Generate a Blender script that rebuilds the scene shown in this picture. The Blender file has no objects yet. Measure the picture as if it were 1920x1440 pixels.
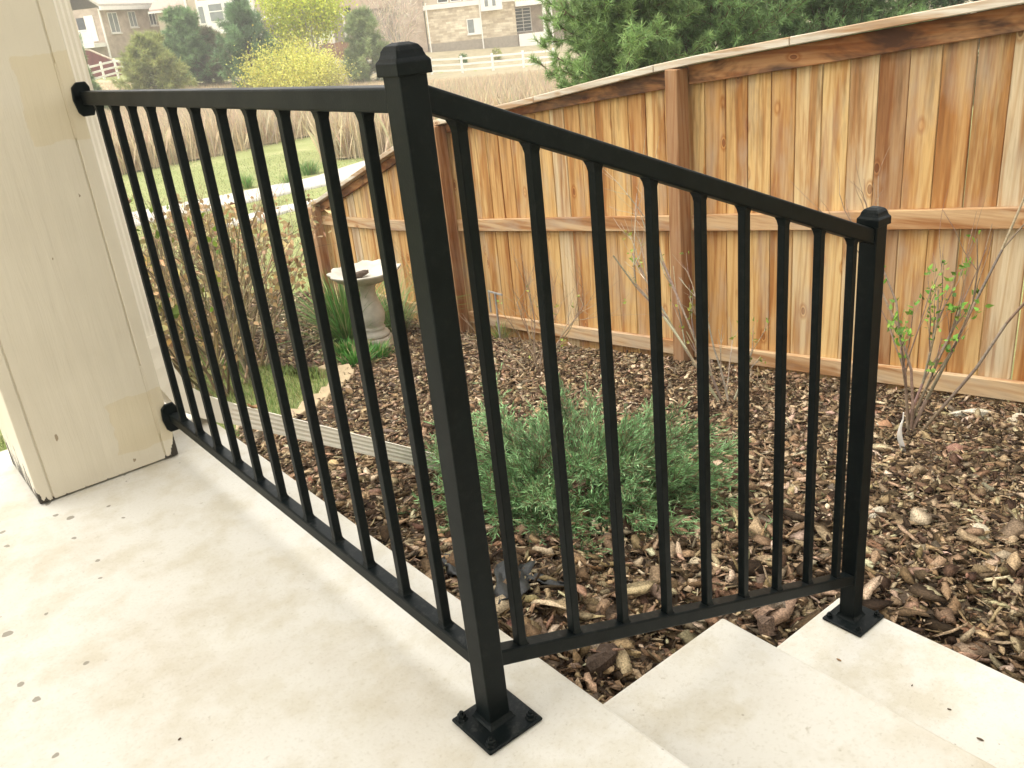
import bpy, math, random
import numpy as np
from mathutils import Matrix, Vector

S = bpy.context.scene
COL = S.collection
rng = np.random.default_rng(7)
random.seed(7)

# ------------------------------------------------------------------ camera
CAM = np.array([-0.54138, -0.85947, 0.95152])
RT = np.array([0.772460, -0.627238, -0.099393])
UP = np.array([0.314674, 0.242092, 0.917808])
FW = np.array([0.551622, 0.740246, -0.384382])
FPX = 1649.375
cd = bpy.data.cameras.new('camera')
cam = bpy.data.objects.new('camera', cd); COL.objects.link(cam)
cd.sensor_width = 36.0; cd.lens = FPX / 1920 * 36.0
cd.clip_start = 0.02; cd.clip_end = 900
cam.matrix_world = Matrix([[RT[i], UP[i], -FW[i], CAM[i]] for i in range(3)] + [[0, 0, 0, 1]])
S.camera = cam

# ------------------------------------------------------------------ light
SUN_EL, SUN_AZ = math.radians(70), math.radians(-50)     # azimuth from +y, towards -x
sun_dir = Vector((math.sin(SUN_AZ) * math.cos(SUN_EL), math.cos(SUN_AZ) * math.cos(SUN_EL), math.sin(SUN_EL)))
w = bpy.data.worlds.new('World'); S.world = w; w.use_nodes = True
nt = w.node_tree; nt.nodes.clear()
sky = nt.nodes.new('ShaderNodeTexSky'); sky.sky_type = 'NISHITA'; sky.sun_disc = False
sky.sun_elevation = SUN_EL; sky.sun_rotation = SUN_AZ
sky.air_density = 1.0; sky.dust_density = 1.5; sky.ozone_density = 1.0
hs = nt.nodes.new('ShaderNodeHueSaturation'); hs.inputs['Saturation'].default_value = 0.08
mu = nt.nodes.new('ShaderNodeMix'); mu.data_type = 'RGBA'; mu.blend_type = 'MULTIPLY'
mu.inputs[0].default_value = 1.0; mu.inputs[7].default_value = (1.0, 0.972, 0.905, 1)
bg = nt.nodes.new('ShaderNodeBackground'); bg.inputs['Strength'].default_value = 0.15
wo = nt.nodes.new('ShaderNodeOutputWorld')
nt.links.new(sky.outputs[0], hs.inputs['Color']); nt.links.new(hs.outputs[0], mu.inputs[6])
nt.links.new(mu.outputs[2], bg.inputs['Color']); nt.links.new(bg.outputs[0], wo.inputs['Surface'])
sl = bpy.data.lights.new('sun', 'SUN'); sl.energy = 1.0; sl.angle = math.radians(70); sl.color = (1.0, 0.97, 0.91)
so = bpy.data.objects.new('sun', sl); COL.objects.link(so)
so.rotation_euler = sun_dir.to_track_quat('Z', 'Y').to_euler()
S.view_settings.view_transform = 'Standard'; S.view_settings.look = 'None'
S.view_settings.gamma = 1.0; S.view_settings.use_curve_mapping = False
S.view_settings.exposure = 1.72

# ------------------------------------------------------------------ helpers
def ray(u, v):
    return FW + RT * (u - 960) / FPX + UP * (720 - v) / FPX
FH = np.array([FW[0], FW[1], 0]); FH /= np.linalg.norm(FH)
RH = np.array([FH[1], -FH[0], 0])
def at(u, v, s):
    """world point seen at photo pixel u,v at horizontal distance s ahead"""
    d = ray(u, v); return CAM + d * s / (d @ FH)
def sl_of(x, y):
    p = np.stack([np.asarray(x) - CAM[0], np.asarray(y) - CAM[1]], -1)
    return p @ FH[:2], p @ RH[:2]

def sst(a, b, x):
    t = np.clip((x - a) / (b - a), 0, 1); return t * t * (3 - 2 * t)
FENCE_K = [(150, 165, 60), (197, 151, 64), (222, 144, 66), (405, 149, 66), (630, 146, 66), (845, 141, 66), (1040, 124, 66)]
FPTS = [at(*k) for k in FENCE_K]
_fl = np.array([sl_of(p[0], p[1])[1] for p in FPTS]); _fz = np.array([p[2] for p in FPTS])
HPTS = [at(200, 108, 76), at(420, 112, 76), at(660, 108, 78), at(900, 93, 75), at(1040, 84, 75)]
_hl = np.array([sl_of(p[0], p[1])[1] for p in HPTS]); _hz = np.array([p[2] for p in HPTS])
def ground(x, y):
    x = np.asarray(x, float); y = np.asarray(y, float)
    yy = np.minimum(y, 5.5) + np.maximum(0, y - 5.5) * 0.2
    yy = np.maximum(yy, 0)
    xx = np.clip(x, -0.6, 4)
    near = -.40 - .13 * yy - .2 * (xx - 1)
    near = near - .13 * np.exp(-((x - .6) / .42) ** 2) * (1 - sst(.05, .6, y))
    near = near - .35 * (1 - sst(-.3, .02, y)) * (1 - sst(.98, 1.02, x))
    s, l = sl_of(x, y)
    mid = np.interp(s, [0, 9, 14, 19, 30, 45, 58, 62], [-1.7, -1.75, -1.9, -2.0, -2.45, -2.75, -2.8, -2.8])
    far = np.interp(l, _fl, _fz); hou = np.interp(l, _hl, _hz)
    z = near + (mid - near) * sst(7.5, 12, s)
    z = z + (far - z) * sst(40, 62, s)
    z = z + (hou - z) * sst(67, 74, s)
    z = z + np.maximum(0, s - 88) * .075
    return z
def hit(u, v):
    d = ray(u, v); t = np.concatenate([np.arange(.5, 20, .004), np.arange(20, 140, .05)])
    P = CAM + d * t[:, None]; g = ground(P[:, 0], P[:, 1])
    i = np.argmax(P[:, 2] < g); return P[i]

def link(o, parent=None):
    COL.objects.link(o)
    if parent is not None: o.parent = parent
    return o
def tag(o, label=None, cat=None, group=None, kind=None):
    if label: o['label'] = label
    if cat: o['category'] = cat
    if group: o['group'] = group
    if kind: o['kind'] = kind
    return o
def empty(name, loc, label=None, cat=None, group=None):
    o = bpy.data.objects.new(name, None); o.location = loc; o.empty_display_size = .1
    link(o); return tag(o, label, cat, group)

class MB:
    """collects quads/tris, builds one mesh object"""
    def __init__(s): s.v = []; s.f = []; s.c = []
    def add(s, vs, fs, c=None):
        n = len(s.v); s.v += [tuple(map(float, q)) for q in vs]; s.f += [tuple(n + i for i in f) for f in fs]
        return s
    def box(s, x0, x1, y0, y1, z0, z1):
        return s.add([(x0,y0,z0),(x1,y0,z0),(x1,y1,z0),(x0,y1,z0),(x0,y0,z1),(x1,y0,z1),(x1,y1,z1),(x0,y1,z1)],
              [(0,3,2,1),(4,5,6,7),(0,1,5,4),(1,2,6,5),(2,3,7,6),(3,0,4,7)])
    def hexa(s, p):     # 8 points: bottom 4 then top 4
        return s.add(p, [(0,3,2,1),(4,5,6,7),(0,1,5,4),(1,2,6,5),(2,3,7,6),(3,0,4,7)])
    def prism(s, rings, closed=True, caps=True):
        k = len(rings[0]); vs = [q for r in rings for q in r]; fs = []
        for i in range(len(rings) - 1):
            for j in range(k):
                j2 = (j + 1) % k; fs.append((i*k+j, i*k+j2, (i+1)*k+j2, (i+1)*k+j))
        if caps: fs.append(tuple(range(k))[::-1]); fs.append(tuple((len(rings)-1)*k + j for j in range(k)))
        return s.add(vs, fs)
    def build(s, name, mat, parent=None, loc=None, smooth=False, bevel=0, label=None, seg=1):
        me = bpy.data.meshes.new(name); me.from_pydata(s.v, [], s.f); me.validate(); me.update()
        me.materials.append(mat)
        if smooth: me.polygons.foreach_set('use_smooth', [True] * len(me.polygons))
        o = bpy.data.objects.new(name, me)
        if loc is not None: o.location = loc
        link(o, parent)
        if bevel:
            b = o.modifiers.new('bevel', 'BEVEL'); b.width = bevel; b.segments = seg; b.limit_method = 'ANGLE'
        if label: o['label'] = label
        return o

def soup(name, V, F, mat, parent=None, col=None, loc=None, smooth=False):
    """V (n,3), F (m,k) numpy; col (n,3) vertex colours"""
    V = np.asarray(V, np.float32); F = np.asarray(F, np.int32)
    me = bpy.data.meshes.new(name); m, k = F.shape
    me.vertices.add(len(V)); me.vertices.foreach_set('co', V.ravel())
    me.loops.add(m * k); me.loops.foreach_set('vertex_index', F.ravel())
    me.polygons.add(m); me.polygons.foreach_set('loop_start', np.arange(0, m * k, k, dtype=np.int32))
    if smooth: me.polygons.foreach_set('use_smooth', np.ones(m, bool))
    if col is not None:
        a = me.color_attributes.new('Col', 'FLOAT_COLOR', 'POINT')
        c4 = np.ones((len(V), 4), np.float32); c4[:, :3] = col; a.data.foreach_set('color', c4.ravel())
    me.update(calc_edges=True); me.validate(); me.materials.append(mat)
    o = bpy.data.objects.new(name, me)
    if loc is not None: o.location = loc
    return link(o, parent)

def rotmats(n, tilt=None, r=rng):
    """random rotations; with tilt: spin about z then tilt up to given angle (array)"""
    a = r.uniform(0, 2 * np.pi, n); b = r.uniform(0, 2 * np.pi, n)
    t = np.arccos(r.uniform(-1, 1, n)) if tilt is None else tilt
    ca, sa, cb, sb, ct, st = np.cos(a), np.sin(a), np.cos(b), np.sin(b), np.cos(t), np.sin(t)
    z = np.zeros(n); o = np.ones(n)
    Ra = np.stack([np.stack([ca, -sa, z], -1), np.stack([sa, ca, z], -1), np.stack([z, z, o], -1)], 1)
    Rt = np.stack([np.stack([o, z, z], -1), np.stack([z, ct, -st], -1), np.stack([z, st, ct], -1)], 1)
    Rb = np.stack([np.stack([cb, -sb, z], -1), np.stack([sb, cb, z], -1), np.stack([z, z, o], -1)], 1)
    return Rb @ Rt @ Ra
def place(bV, bF, M, T, colr=None):
    """copies of a base shape: M (n,3,3), T (n,3), colr (n,3)"""
    n = len(T); V = np.einsum('nij,vj->nvi', M, bV) + T[:, None, :]
    F = bF[None] + (np.arange(n) * len(bV))[:, None, None]
    c = None if colr is None else np.repeat(colr, len(bV), 0)
    return V.reshape(-1, 3), F.reshape(-1, bF.shape[1]), c
def joinsoup(parts):
    Vs, Fs, Cs, n = [], [], [], 0
    for V, F, c in parts:
        Vs.append(V); Fs.append(F + n); Cs.append(c); n += len(V)
    return np.concatenate(Vs), np.concatenate(Fs), (None if Cs[0] is None else np.concatenate(Cs))
def basis_from(d, roll=None, r=rng):
    """matrices whose column 1 (y) is along d"""
    d = d / np.maximum(np.linalg.norm(d, axis=1, keepdims=True), 1e-9)
    h = r.normal(size=d.shape); x = np.cross(d, h); x /= np.maximum(np.linalg.norm(x, axis=1, keepdims=True), 1e-9)
    z = np.cross(x, d); return np.stack([x, d, z], -1)
def tubes(segs, k=4):
    """segs (n,8): a(3) b(3) ra rb"""
    s = np.asarray(segs, float); a, b, ra, rb = s[:, :3], s[:, 3:6], s[:, 6], s[:, 7]
    M = basis_from(b - a); th = np.arange(k) * 2 * np.pi / k
    cx = np.cos(th)[None, :, None] * M[:, None, :, 0] + np.sin(th)[None, :, None] * M[:, None, :, 2]
    V = np.concatenate([a[:, None] + cx * ra[:, None, None], b[:, None] + cx * rb[:, None, None]], 1)
    f = np.array([(j, (j + 1) % k, k + (j + 1) % k, k + j) for j in range(k)])
    F = f[None] + (np.arange(len(s)) * 2 * k)[:, None, None]
    return V.reshape(-1, 3), F.reshape(-1, 4)
def vary(base, n, amt=.25, hue=.08, r=rng):
    c = np.asarray(base)[None] * (1 + r.normal(0, amt, (n, 1)).clip(-.6, .9)) * (1 + r.normal(0, hue, (n, 3)))
    return c.clip(.004, .95)

# ------------------------------------------------------------------ materials
def newmat(name):
    m = bpy.data.materials.new(name); m.use_nodes = True
    n = m.node_tree; p = n.nodes['Principled BSDF']; return m, n, p
def N(n, t, **kw):
    q = n.nodes.new(t)
    for k, v in kw.items():
        if k in q.inputs: q.inputs[k].default_value = v
        else: setattr(q, k, v)
    return q
def ramp(n, stops, src=None):
    q = n.nodes.new('ShaderNodeValToRGB'); e = q.color_ramp.elements
    while len(e) < len(stops): e.new(.5)
    for el, (p, c) in zip(e, stops): el.position = p; el.color = (*c, 1) if len(c) == 3 else c
    if src is not None: n.links.new(src, q.inputs[0])
    return q
def mix(n, a, b, f, mode='MIX'):
    q = n.nodes.new('ShaderNodeMix'); q.data_type = 'RGBA'; q.blend_type = mode
    for i, v in ((6, a), (7, b), (0, f)):
        if hasattr(v, 'is_linked') or isinstance(v, bpy.types.NodeSocket): n.links.new(v, q.inputs[i])
        elif i == 0: q.inputs[0].default_value = v
        else: q.inputs[i].default_value = (*v, 1)
    return q.outputs[2]
def math_(n, op, a, b=None, clamp=False):
    q = n.nodes.new('ShaderNodeMath'); q.operation = op; q.use_clamp = clamp
    for i, v in ((0, a), (1, b)):
        if v is None: continue
        if isinstance(v, bpy.types.NodeSocket): n.links.new(v, q.inputs[i])
        else: q.inputs[i].default_value = v
    return q.outputs[0]
def coords(n, kind='Object', scale=(1, 1, 1), rnd=False):
    tc = n.nodes.new('ShaderNodeTexCoord'); mp = n.nodes.new('ShaderNodeMapping')
    mp.inputs['Scale'].default_value = scale; src = tc.outputs[kind]
    if rnd:
        oi = n.nodes.new('ShaderNodeObjectInfo'); mm = n.nodes.new('ShaderNodeVectorMath'); mm.operation = 'ADD'
        sc = n.nodes.new('ShaderNodeMath'); sc.operation = 'MULTIPLY'; sc.inputs[1].default_value = 37.0
        n.links.new(oi.outputs['Random'], sc.inputs[0]); n.links.new(src, mm.inputs[0]); n.links.new(sc.outputs[0], mm.inputs[1])
        src = mm.outputs[0]
    n.links.new(src, mp.inputs['Vector']); return mp.outputs[0]
def noise(n, vec, scale, detail=4, rough=.55, dist=0):
    q = N(n, 'ShaderNodeTexNoise', Scale=scale, Detail=detail, Roughness=rough, Distortion=dist)
    n.links.new(vec, q.inputs['Vector']); return q.outputs['Fac']
def bump(n, p, h, strength=.3, dist=.01):
    b = N(n, 'ShaderNodeBump', Strength=strength, Distance=dist); n.links.new(h, b.inputs['Height'])
    n.links.new(b.outputs[0], p.inputs['Normal'])
def simple(name, c, rough=.7, nscale=20, var=.15, bscale=None, bstr=.2, bdist=.004, spec=.3, kind='Object'):
    m, n, p = newmat(name); v = coords(n, kind)
    f = noise(n, v, nscale)
    lo = tuple(max(0, x * (1 - var)) for x in c); hi = tuple(min(1, x * (1 + var)) for x in c)
    r = ramp(n, [(.3, lo), (.7, hi)], f); n.links.new(r.outputs[0], p.inputs['Base Color'])
    p.inputs['Roughness'].default_value = rough; p.inputs['Specular IOR Level'].default_value = spec
    if bscale: bump(n, p, noise(n, v, bscale, 3), bstr, bdist)
    return m
def vcol(name, rough=.7, trans=0.0, nscale=60, spec=.25, var=.25):
    m, n, p = newmat(name); a = n.nodes.new('ShaderNodeAttribute'); a.attribute_name = 'Col'
    f = noise(n, coords(n), nscale, 3); r = ramp(n, [(.3, (1 - var,) * 3), (.7, (1 + var * .5,) * 3)], f)
    c = mix(n, a.outputs['Color'], r.outputs[0], 1.0, 'MULTIPLY')
    n.links.new(c, p.inputs['Base Color']); p.inputs['Roughness'].default_value = rough
    p.inputs['Specular IOR Level'].default_value = spec
    if trans:
        t = n.nodes.new('ShaderNodeBsdfTranslucent'); n.links.new(c, t.inputs['Color'])
        ms = n.nodes.new('ShaderNodeMixShader'); ms.inputs[0].default_value = trans
        n.links.new(p.outputs[0], ms.inputs[1]); n.links.new(t.outputs[0], ms.inputs[2])
        n.links.new(ms.outputs[0], n.nodes['Material Output'].inputs['Surface'])
    return m

def mat_metal():
    m, n, p = newmat('black_paint'); v = coords(n)
    r = ramp(n, [(.35, (.0022, .0044, .0048)), (.7, (.0040, .0070, .0074))], noise(n, v, 25, 5))
    dust = noise(n, v, 70, 5, .75); up = n.nodes.new('ShaderNodeNewGeometry'); sn = n.nodes.new('ShaderNodeSeparateXYZ'); n.links.new(up.outputs['Normal'], sn.inputs[0])
    dm = math_(n, 'MULTIPLY', ramp(n, [(.52, (0, 0, 0)), (.75, (1, 1, 1))], dust).outputs[0], math_(n, 'ADD', math_(n, 'MULTIPLY', sn.outputs[2], .35, True), .10))
    n.links.new(mix(n, r.outputs[0], (.075, .075, .068), dm), p.inputs['Base Color'])
    rr = n.nodes.new('ShaderNodeMapRange'); rr.inputs[3].default_value = .34; rr.inputs[4].default_value = .52; n.links.new(noise(n, v, 14, 4), rr.inputs[0]); n.links.new(rr.outputs[0], p.inputs['Roughness'])
    p.inputs['Specular IOR Level'].default_value = .13
    bump(n, p, noise(n, v, 450, 2), .12, .002); return m
METAL = mat_metal()
def mat_concrete(name, spots):
    m, n, p = newmat(name); v = coords(n)
    big = noise(n, v, 1.6, 5, .6, .6); med = noise(n, v, 9, 5, .65); fine = noise(n, v, 160, 3)
    c = ramp(n, [(.33, (.58, .54, .465)), (.5, (.64, .615, .55)), (.68, (.67, .65, .595))], big).outputs[0]
    c = mix(n, c, ramp(n, [(.35, (.88, .85, .78)), (.55, (1, 1, 1))], med).outputs[0], 1, 'MULTIPLY')
    pore = noise(n, v, 55, 4, .75)
    c = mix(n, c, ramp(n, [(.27, (.62, .58, .5)), (.37, (1, 1, 1))], pore).outputs[0], .7, 'MULTIPLY')
    c = mix(n, c, ramp(n, [(.28, (.78, .75, .69)), (.46, (1, 1, 1))], fine).outputs[0], .45, 'MULTIPLY')
    pit = N(n, 'ShaderNodeTexVoronoi', Scale=22.0); n.links.new(v, pit.inputs['Vector'])
    pm = math_(n, 'MULTIPLY', math_(n, 'LESS_THAN', pit.outputs['Distance'], .055), math_(n, 'GREATER_THAN', noise(n, v, 3.1, 2), .55))
    c = mix(n, c, (.30, .26, .2), math_(n, 'MULTIPLY', pm, .6))
    if spots:
        vo = N(n, 'ShaderNodeTexVoronoi', Scale=10.0); vo.voronoi_dimensions = '2D'
        dv = n.nodes.new('ShaderNodeVectorMath'); dv.operation = 'ADD'
        nn = N(n, 'ShaderNodeTexNoise', Scale=60.0); n.links.new(v, nn.inputs['Vector'])
        sc = n.nodes.new('ShaderNodeVectorMath'); sc.operation = 'SCALE'; sc.inputs['Scale'].default_value = .012
        n.links.new(nn.outputs['Color'], sc.inputs[0]); n.links.new(v, dv.inputs[0]); n.links.new(sc.outputs[0], dv.inputs[1])
        n.links.new(dv.outputs[0], vo.inputs['Vector'])
        sep = n.nodes.new('ShaderNodeSeparateColor'); n.links.new(vo.outputs['Color'], sep.inputs[0])
        rad = math_(n, 'MULTIPLY', math_(n, 'SUBTRACT', sep.outputs[0], .25), .17)
        sp = n.nodes.new('ShaderNodeSeparateXYZ'); n.links.new(v, sp.inputs[0])
        reg = math_(n, 'ADD', math_(n, 'MULTIPLY', sp.outputs[0], -1.6), math_(n, 'MULTIPLY', sp.outputs[1], .75))
        reg = math_(n, 'MULTIPLY', math_(n, 'SUBTRACT', reg, .75), 1.2, True)
        rad = math_(n, 'MULTIPLY', rad, reg)
        ms = n.nodes.new('ShaderNodeMapRange'); ms.inputs[1].default_value = 0; ms.inputs[2].default_value = -.012
        n.links.new(math_(n, 'SUBTRACT', vo.outputs['Distance'], rad), ms.inputs[0])
        c = mix(n, c, (.25, .225, .18), math_(n, 'MULTIPLY', ms.outputs[0], .85))
    n.links.new(c, p.inputs['Base Color']); p.inputs['Roughness'].default_value = .8
    p.inputs['Specular IOR Level'].default_value = .2
    bump(n, p, math_(n, 'ADD', fine, math_(n, 'MULTIPLY', med, 1.5)), .18, .002); return m
CONC = mat_concrete('porch_concrete', True); STEPC = mat_concrete('step_concrete', False)
PATHC = simple('path_concrete', (.50, .47, .41), .85, 3, .12, 40)

def mat_column():
    m, n, p = newmat('cream_paint'); v = coords(n)
    gr = noise(n, coords(n, scale=(26, 26, 1.6)), 3.0, 4, .6, .8)
    wv = N(n, 'ShaderNodeTexWave', Scale=3.2, Distortion=7.0, Detail=2.5); wv.bands_direction = 'X'
    n.links.new(coords(n, scale=(2.2, 2.2, .55)), wv.inputs['Vector'])
    base = ramp(n, [(.3, (.63, .58, .475)), (.7, (.69, .64, .53))], noise(n, v, 4, 4)).outputs[0]
    sp = n.nodes.new('ShaderNodeSeparateXYZ'); n.links.new(v, sp.inputs[0])
    nz = noise(n, v, 18, 5, .7)
    # yellowed caulk patches round the two rail brackets
    def patch(zc, zr, x0):
        a = math_(n, 'LESS_THAN', math_(n, 'ADD', math_(n, 'ABSOLUTE', math_(n, 'SUBTRACT', sp.outputs[2], zc)), math_(n, 'MULTIPLY', nz, .03)), zr)
        b = math_(n, 'GREATER_THAN', math_(n, 'ADD', sp.outputs[0], math_(n, 'MULTIPLY', nz, .05)), x0)
        return math_(n, 'MULTIPLY', a, b)
    pt = math_(n, 'MAXIMUM', patch(.885, .105, .075), patch(.12, .085, .06))
    base = mix(n, base, (.60, .50, .30), math_(n, 'MULTIPLY', pt, .4))
    # rotten dark wood at the foot and small chips
    nn = noise(n, coords(n, scale=(1, 1, .25)), 45, 4, .7)
    edge = math_(n, 'ABSOLUTE', math_(n, 'ADD', sp.outputs[0], .0))
    hgt = math_(n, 'MULTIPLY', math_(n, 'SUBTRACT', nn, .42), .035)
    cor = math_(n, 'MULTIPLY', math_(n, 'POWER', math_(n, 'MULTIPLY', edge, 6.2), 14), .07)
    cor = math_(n, 'MINIMUM', cor, .08)
    hgt = math_(n, 'ADD', hgt, math_(n, 'MULTIPLY', math_(n, 'SUBTRACT', nn, .35), math_(n, 'MULTIPLY', cor, 4)))
    dk = math_(n, 'LESS_THAN', sp.outputs[2], hgt)
    base = mix(n, base, (.035, .028, .02), dk)
    ch = math_(n, 'GREATER_THAN', noise(n, coords(n, scale=(1, 1, .5)), 34, 3, .5), .755)
    base = mix(n, base, (.30, .24, .16), ch)
    n.links.new(base, p.inputs['Base Color']); p.inputs['Roughness'].default_value = .5
    h = math_(n, 'ADD', math_(n, 'MULTIPLY', gr, 1.0), math_(n, 'MULTIPLY', wv.outputs['Fac'], .5))
    bump(n, p, h, .35, .003); return m
CREAM = mat_column()

def mat_cedar(name, stops, grey=.25, hor=False):
    m, n, p = newmat(name)
    ax = (lambda a, b_, c_: (a, c_, b_)) if hor else (lambda a, b_, c_: (a, b_, c_))
    vs = coords(n, scale=ax(1, 1, .055), rnd=True); v = coords(n, rnd=True)
    oi = n.nodes.new('ShaderNodeObjectInfo')
    grain = noise(n, vs, 75, 4, .6, .3); broad = noise(n, coords(n, scale=ax(1, 1, .065), rnd=True), 11, 5, .6, .2)
    wv = N(n, 'ShaderNodeTexWave', Scale=10.0, Distortion=9.0, Detail=2.0); wv.bands_direction = 'DIAGONAL'
    wv.inputs['Detail Scale'].default_value = .8
    n.links.new(coords(n, scale=ax(1.0, 1.0, .07), rnd=True), wv.inputs['Vector'])
    base = ramp(n, stops, oi.outputs['Random']).outputs[0]
    c = mix(n, base, ramp(n, [(.28, (.42, .25, .13)), (.41, (.66, .43, .24)), (.5, (1, .98, .95)), (.7, (1.14, 1.16, 1.14))], broad).outputs[0], .8, 'MULTIPLY')
    c = mix(n, c, ramp(n, [(.0, (.72, .55, .40)), (.35, (1, 1, 1))], wv.outputs['Fac']).outputs[0], .55, 'MULTIPLY')
    c = mix(n, c, ramp(n, [(.30, (.72, .6, .5)), (.55, (1.06, 1.06, 1.06))], grain).outputs[0], .6, 'MULTIPLY')
    if 'top' in name:
        st_ = noise(n, coords(n, scale=ax(1, 1, .35), rnd=True), 6, 4, .65, .5)
        c = mix(n, c, (.06, .026, .014), ramp(n, [(.45, (0, 0, 0)), (.60, (.9, .9, .9))], st_).outputs[0])
    if name == 'cedar_board':
        so_ = n.nodes.new('ShaderNodeSeparateXYZ'); tco = n.nodes.new('ShaderNodeTexCoord'); n.links.new(tco.outputs['Object'], so_.inputs[0])
        hi = math_(n, 'ADD', math_(n, 'MULTIPLY', so_.outputs[2], 1.1), 1.0, True)
        sn_ = noise(n, coords(n, scale=(1, 1, .12), rnd=True), 16, 4, .65)
        sm = math_(n, 'MULTIPLY', ramp(n, [(.50, (0, 0, 0)), (.68, (1, 1, 1))], sn_).outputs[0], math_(n, 'MULTIPLY', hi, .8))
        c = mix(n, c, (.10, .045, .02), sm)
    # knots
    kv = N(n, 'ShaderNodeTexVoronoi', Scale=1.0); n.links.new(coords(n, scale=ax(.02, 6.5, 3.4), rnd=True), kv.inputs['Vector'])
    kd = kv.outputs['Distance']
    kc = ramp(n, [(0, (.42, .24, .13)), (.055, (.50, .29, .16)), (.075, (.30, .15, .08)), (.095, (1.12, 1.02, .9)), (.13, (.70, .48, .30)), (.20, (1, 1, 1))], kd).outputs[0]
    c = mix(n, c, kc, .85, 'MULTIPLY')
    # grey weathering
    wz = noise(n, coords(n, scale=ax(1, 1, .35), rnd=True), 5, 4, .6)
    c = mix(n, c, (.40, .345, .27), math_(n, 'MULTIPLY', ramp(n, [(.5, (0, 0, 0)), (.72, (1, 1, 1))], wz).outputs[0], grey * 2.2))
    n.links.new(c, p.inputs['Base Color']); p.inputs['Roughness'].default_value = .72; p.inputs['Specular IOR Level'].default_value = .25
    bump(n, p, math_(n, 'ADD', grain, math_(n, 'MULTIPLY', kd, .3)), .35, .003); return m
LT, MD, OR, BR, GY = (.63, .44, .20), (.575, .375, .155), (.48, .27, .10), (.32, .165, .065), (.58, .475, .315)
CEDAR = mat_cedar('cedar_board', [(0, LT), (.15, MD), (.27, OR), (.36, LT), (.46, BR), (.52, GY), (.6, LT), (.7, OR), (.78, MD), (.86, GY), (.93, BR), (1, LT)], .22)
CEDAR_RAIL = mat_cedar('cedar_rail', [(0, (.50, .345, .19)), (.5, (.56, .41, .25)), (1, (.48, .31, .16))], .3, True)
CEDAR_TOP = mat_cedar('cedar_top_rail', [(0, (.40, .205, .085)), (.5, (.45, .25, .115)), (1, (.36, .17, .065))], .05, True)
CEDAR_POST = mat_cedar('cedar_post', [(0, (.32, .18, .09)), (1, (.35, .20, .10))], .15)
CEDAR_CAP = mat_cedar('weathered_cap', [(0, (.56, .51, .43)), (1, (.60, .55, .46))], .3, True)

BARK = vcol('bark_chip', .9, 0, 230, .10, .6)
LEAFM = vcol('leaf', .55, .3, 40, .3, .2)
NEEDLE = vcol('needle', .6, .15, 30, .25, .2)
TWIG = vcol('twig', .8, 0, 90, .15, .3)
DRY = vcol('dry_grass', .8, .25, 20, .1, .15)

def mat_lawn():
    m, n, p = newmat('lawn_grass'); v = coords(n)
    a = noise(n, v, .45, 5, .6); b = noise(n, v, 14, 5, .7); g = noise(n, v, 120, 3, .7)
    c = ramp(n, [(.3, (.28, .30, .13)), (.5, (.34, .36, .17)), (.7, (.42, .41, .22))], a).outputs[0]
    c = mix(n, c, ramp(n, [(.3, (.7, .75, .6)), (.7, (1.15, 1.12, 1.1))], b).outputs[0], .8, 'MULTIPLY')
    c = mix(n, c, ramp(n, [(.3, (.65, .7, .55)), (.7, (1.2, 1.15, 1.15))], g).outputs[0], .7, 'MULTIPLY')
    n.links.new(c, p.inputs['Base Color']); p.inputs['Roughness'].default_value = .9; p.inputs['Specular IOR Level'].default_value = .05
    bump(n, p, math_(n, 'ADD', b, g), .6, .03); return m
LAWN = mat_lawn()
SOIL = simple('soil', (.12, .084, .056), .95, 12, .4, 60, .6, .02)
FIELD = simple('dry_field', (.48, .38, .24), .95, 1.2, .2, 8, .5, .1)
FABRIC = simple('black_fabric', (.02, .021, .021), .5, 40, .3, 300, .3, .002)
STONE = simple('birdbath_stone', (.50, .47, .40), .8, 14, .16, 120, .3, .003)
WHITEP = simple('white_paint', (.86, .83, .77), .5, 3, .04)
ALU = simple('cream_gutter', (.88, .83, .72), .4, 6, .07, 200, .05, .001)
GLASSD = simple('dark_glass', (.06, .065, .065), .15, 4, .3, spec=.5)
GLASSL = simple('pale_glass', (.25, .27, .26), .2, 2, .2, spec=.5)
SHING = simple('roof_shingle', (.52, .47, .40), .9, 9, .15, 25, .5, .03)
SHINGR = simple('brown_shingle', (.46, .34, .28), .9, 9, .15, 25, .5, .03)
SIDING = simple('beige_siding', (.55, .46, .35), .7, 2, .07)
MAROON = simple('maroon_boards', (.15, .035, .03), .7, 3, .25)
BROWNW = simple('brown_boards', (.27, .15, .09), .8, 3, .25)
FOUND = simple('foundation', (.36, .31, .25), .9, 5, .12)
def mat_brick(name, c1, c2, mort, sx, sy):
    m, n, p = newmat(name); tc = n.nodes.new('ShaderNodeTexCoord')
    b = N(n, 'ShaderNodeTexBrick', Scale=1.0); b.inputs['Brick Width'].default_value = sx; b.inputs['Row Height'].default_value = sy
    b.inputs['Mortar Size'].default_value = .012; b.inputs['Color1'].default_value = (*c1, 1); b.inputs['Color2'].default_value = (*c2, 1)
    b.inputs['Mortar'].default_value = (*mort, 1)
    n.links.new(tc.outputs['UV'], b.inputs['Vector'])
    f = noise(n, coords(n), 1.6, 4, .6); r = ramp(n, [(.35, (.78, .74, .7)), (.65, (1.1, 1.1, 1.1))], f)
    n.links.new(mix(n, b.outputs['Color'], r.outputs[0], 1, 'MULTIPLY'), p.inputs['Base Color']); p.inputs['Roughness'].default_value = .9
    bump(n, p, b.outputs['Fac'], -.4, .01); return m
BRICK = mat_brick('red_brick', (.47, .36, .28), (.54, .43, .33), (.58, .52, .44), .24, .085)
STONEW = mat_brick('ledge_stone', (.52, .42, .29), (.82, .74, .58), (.60, .52, .40), .62, .16)

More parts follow.
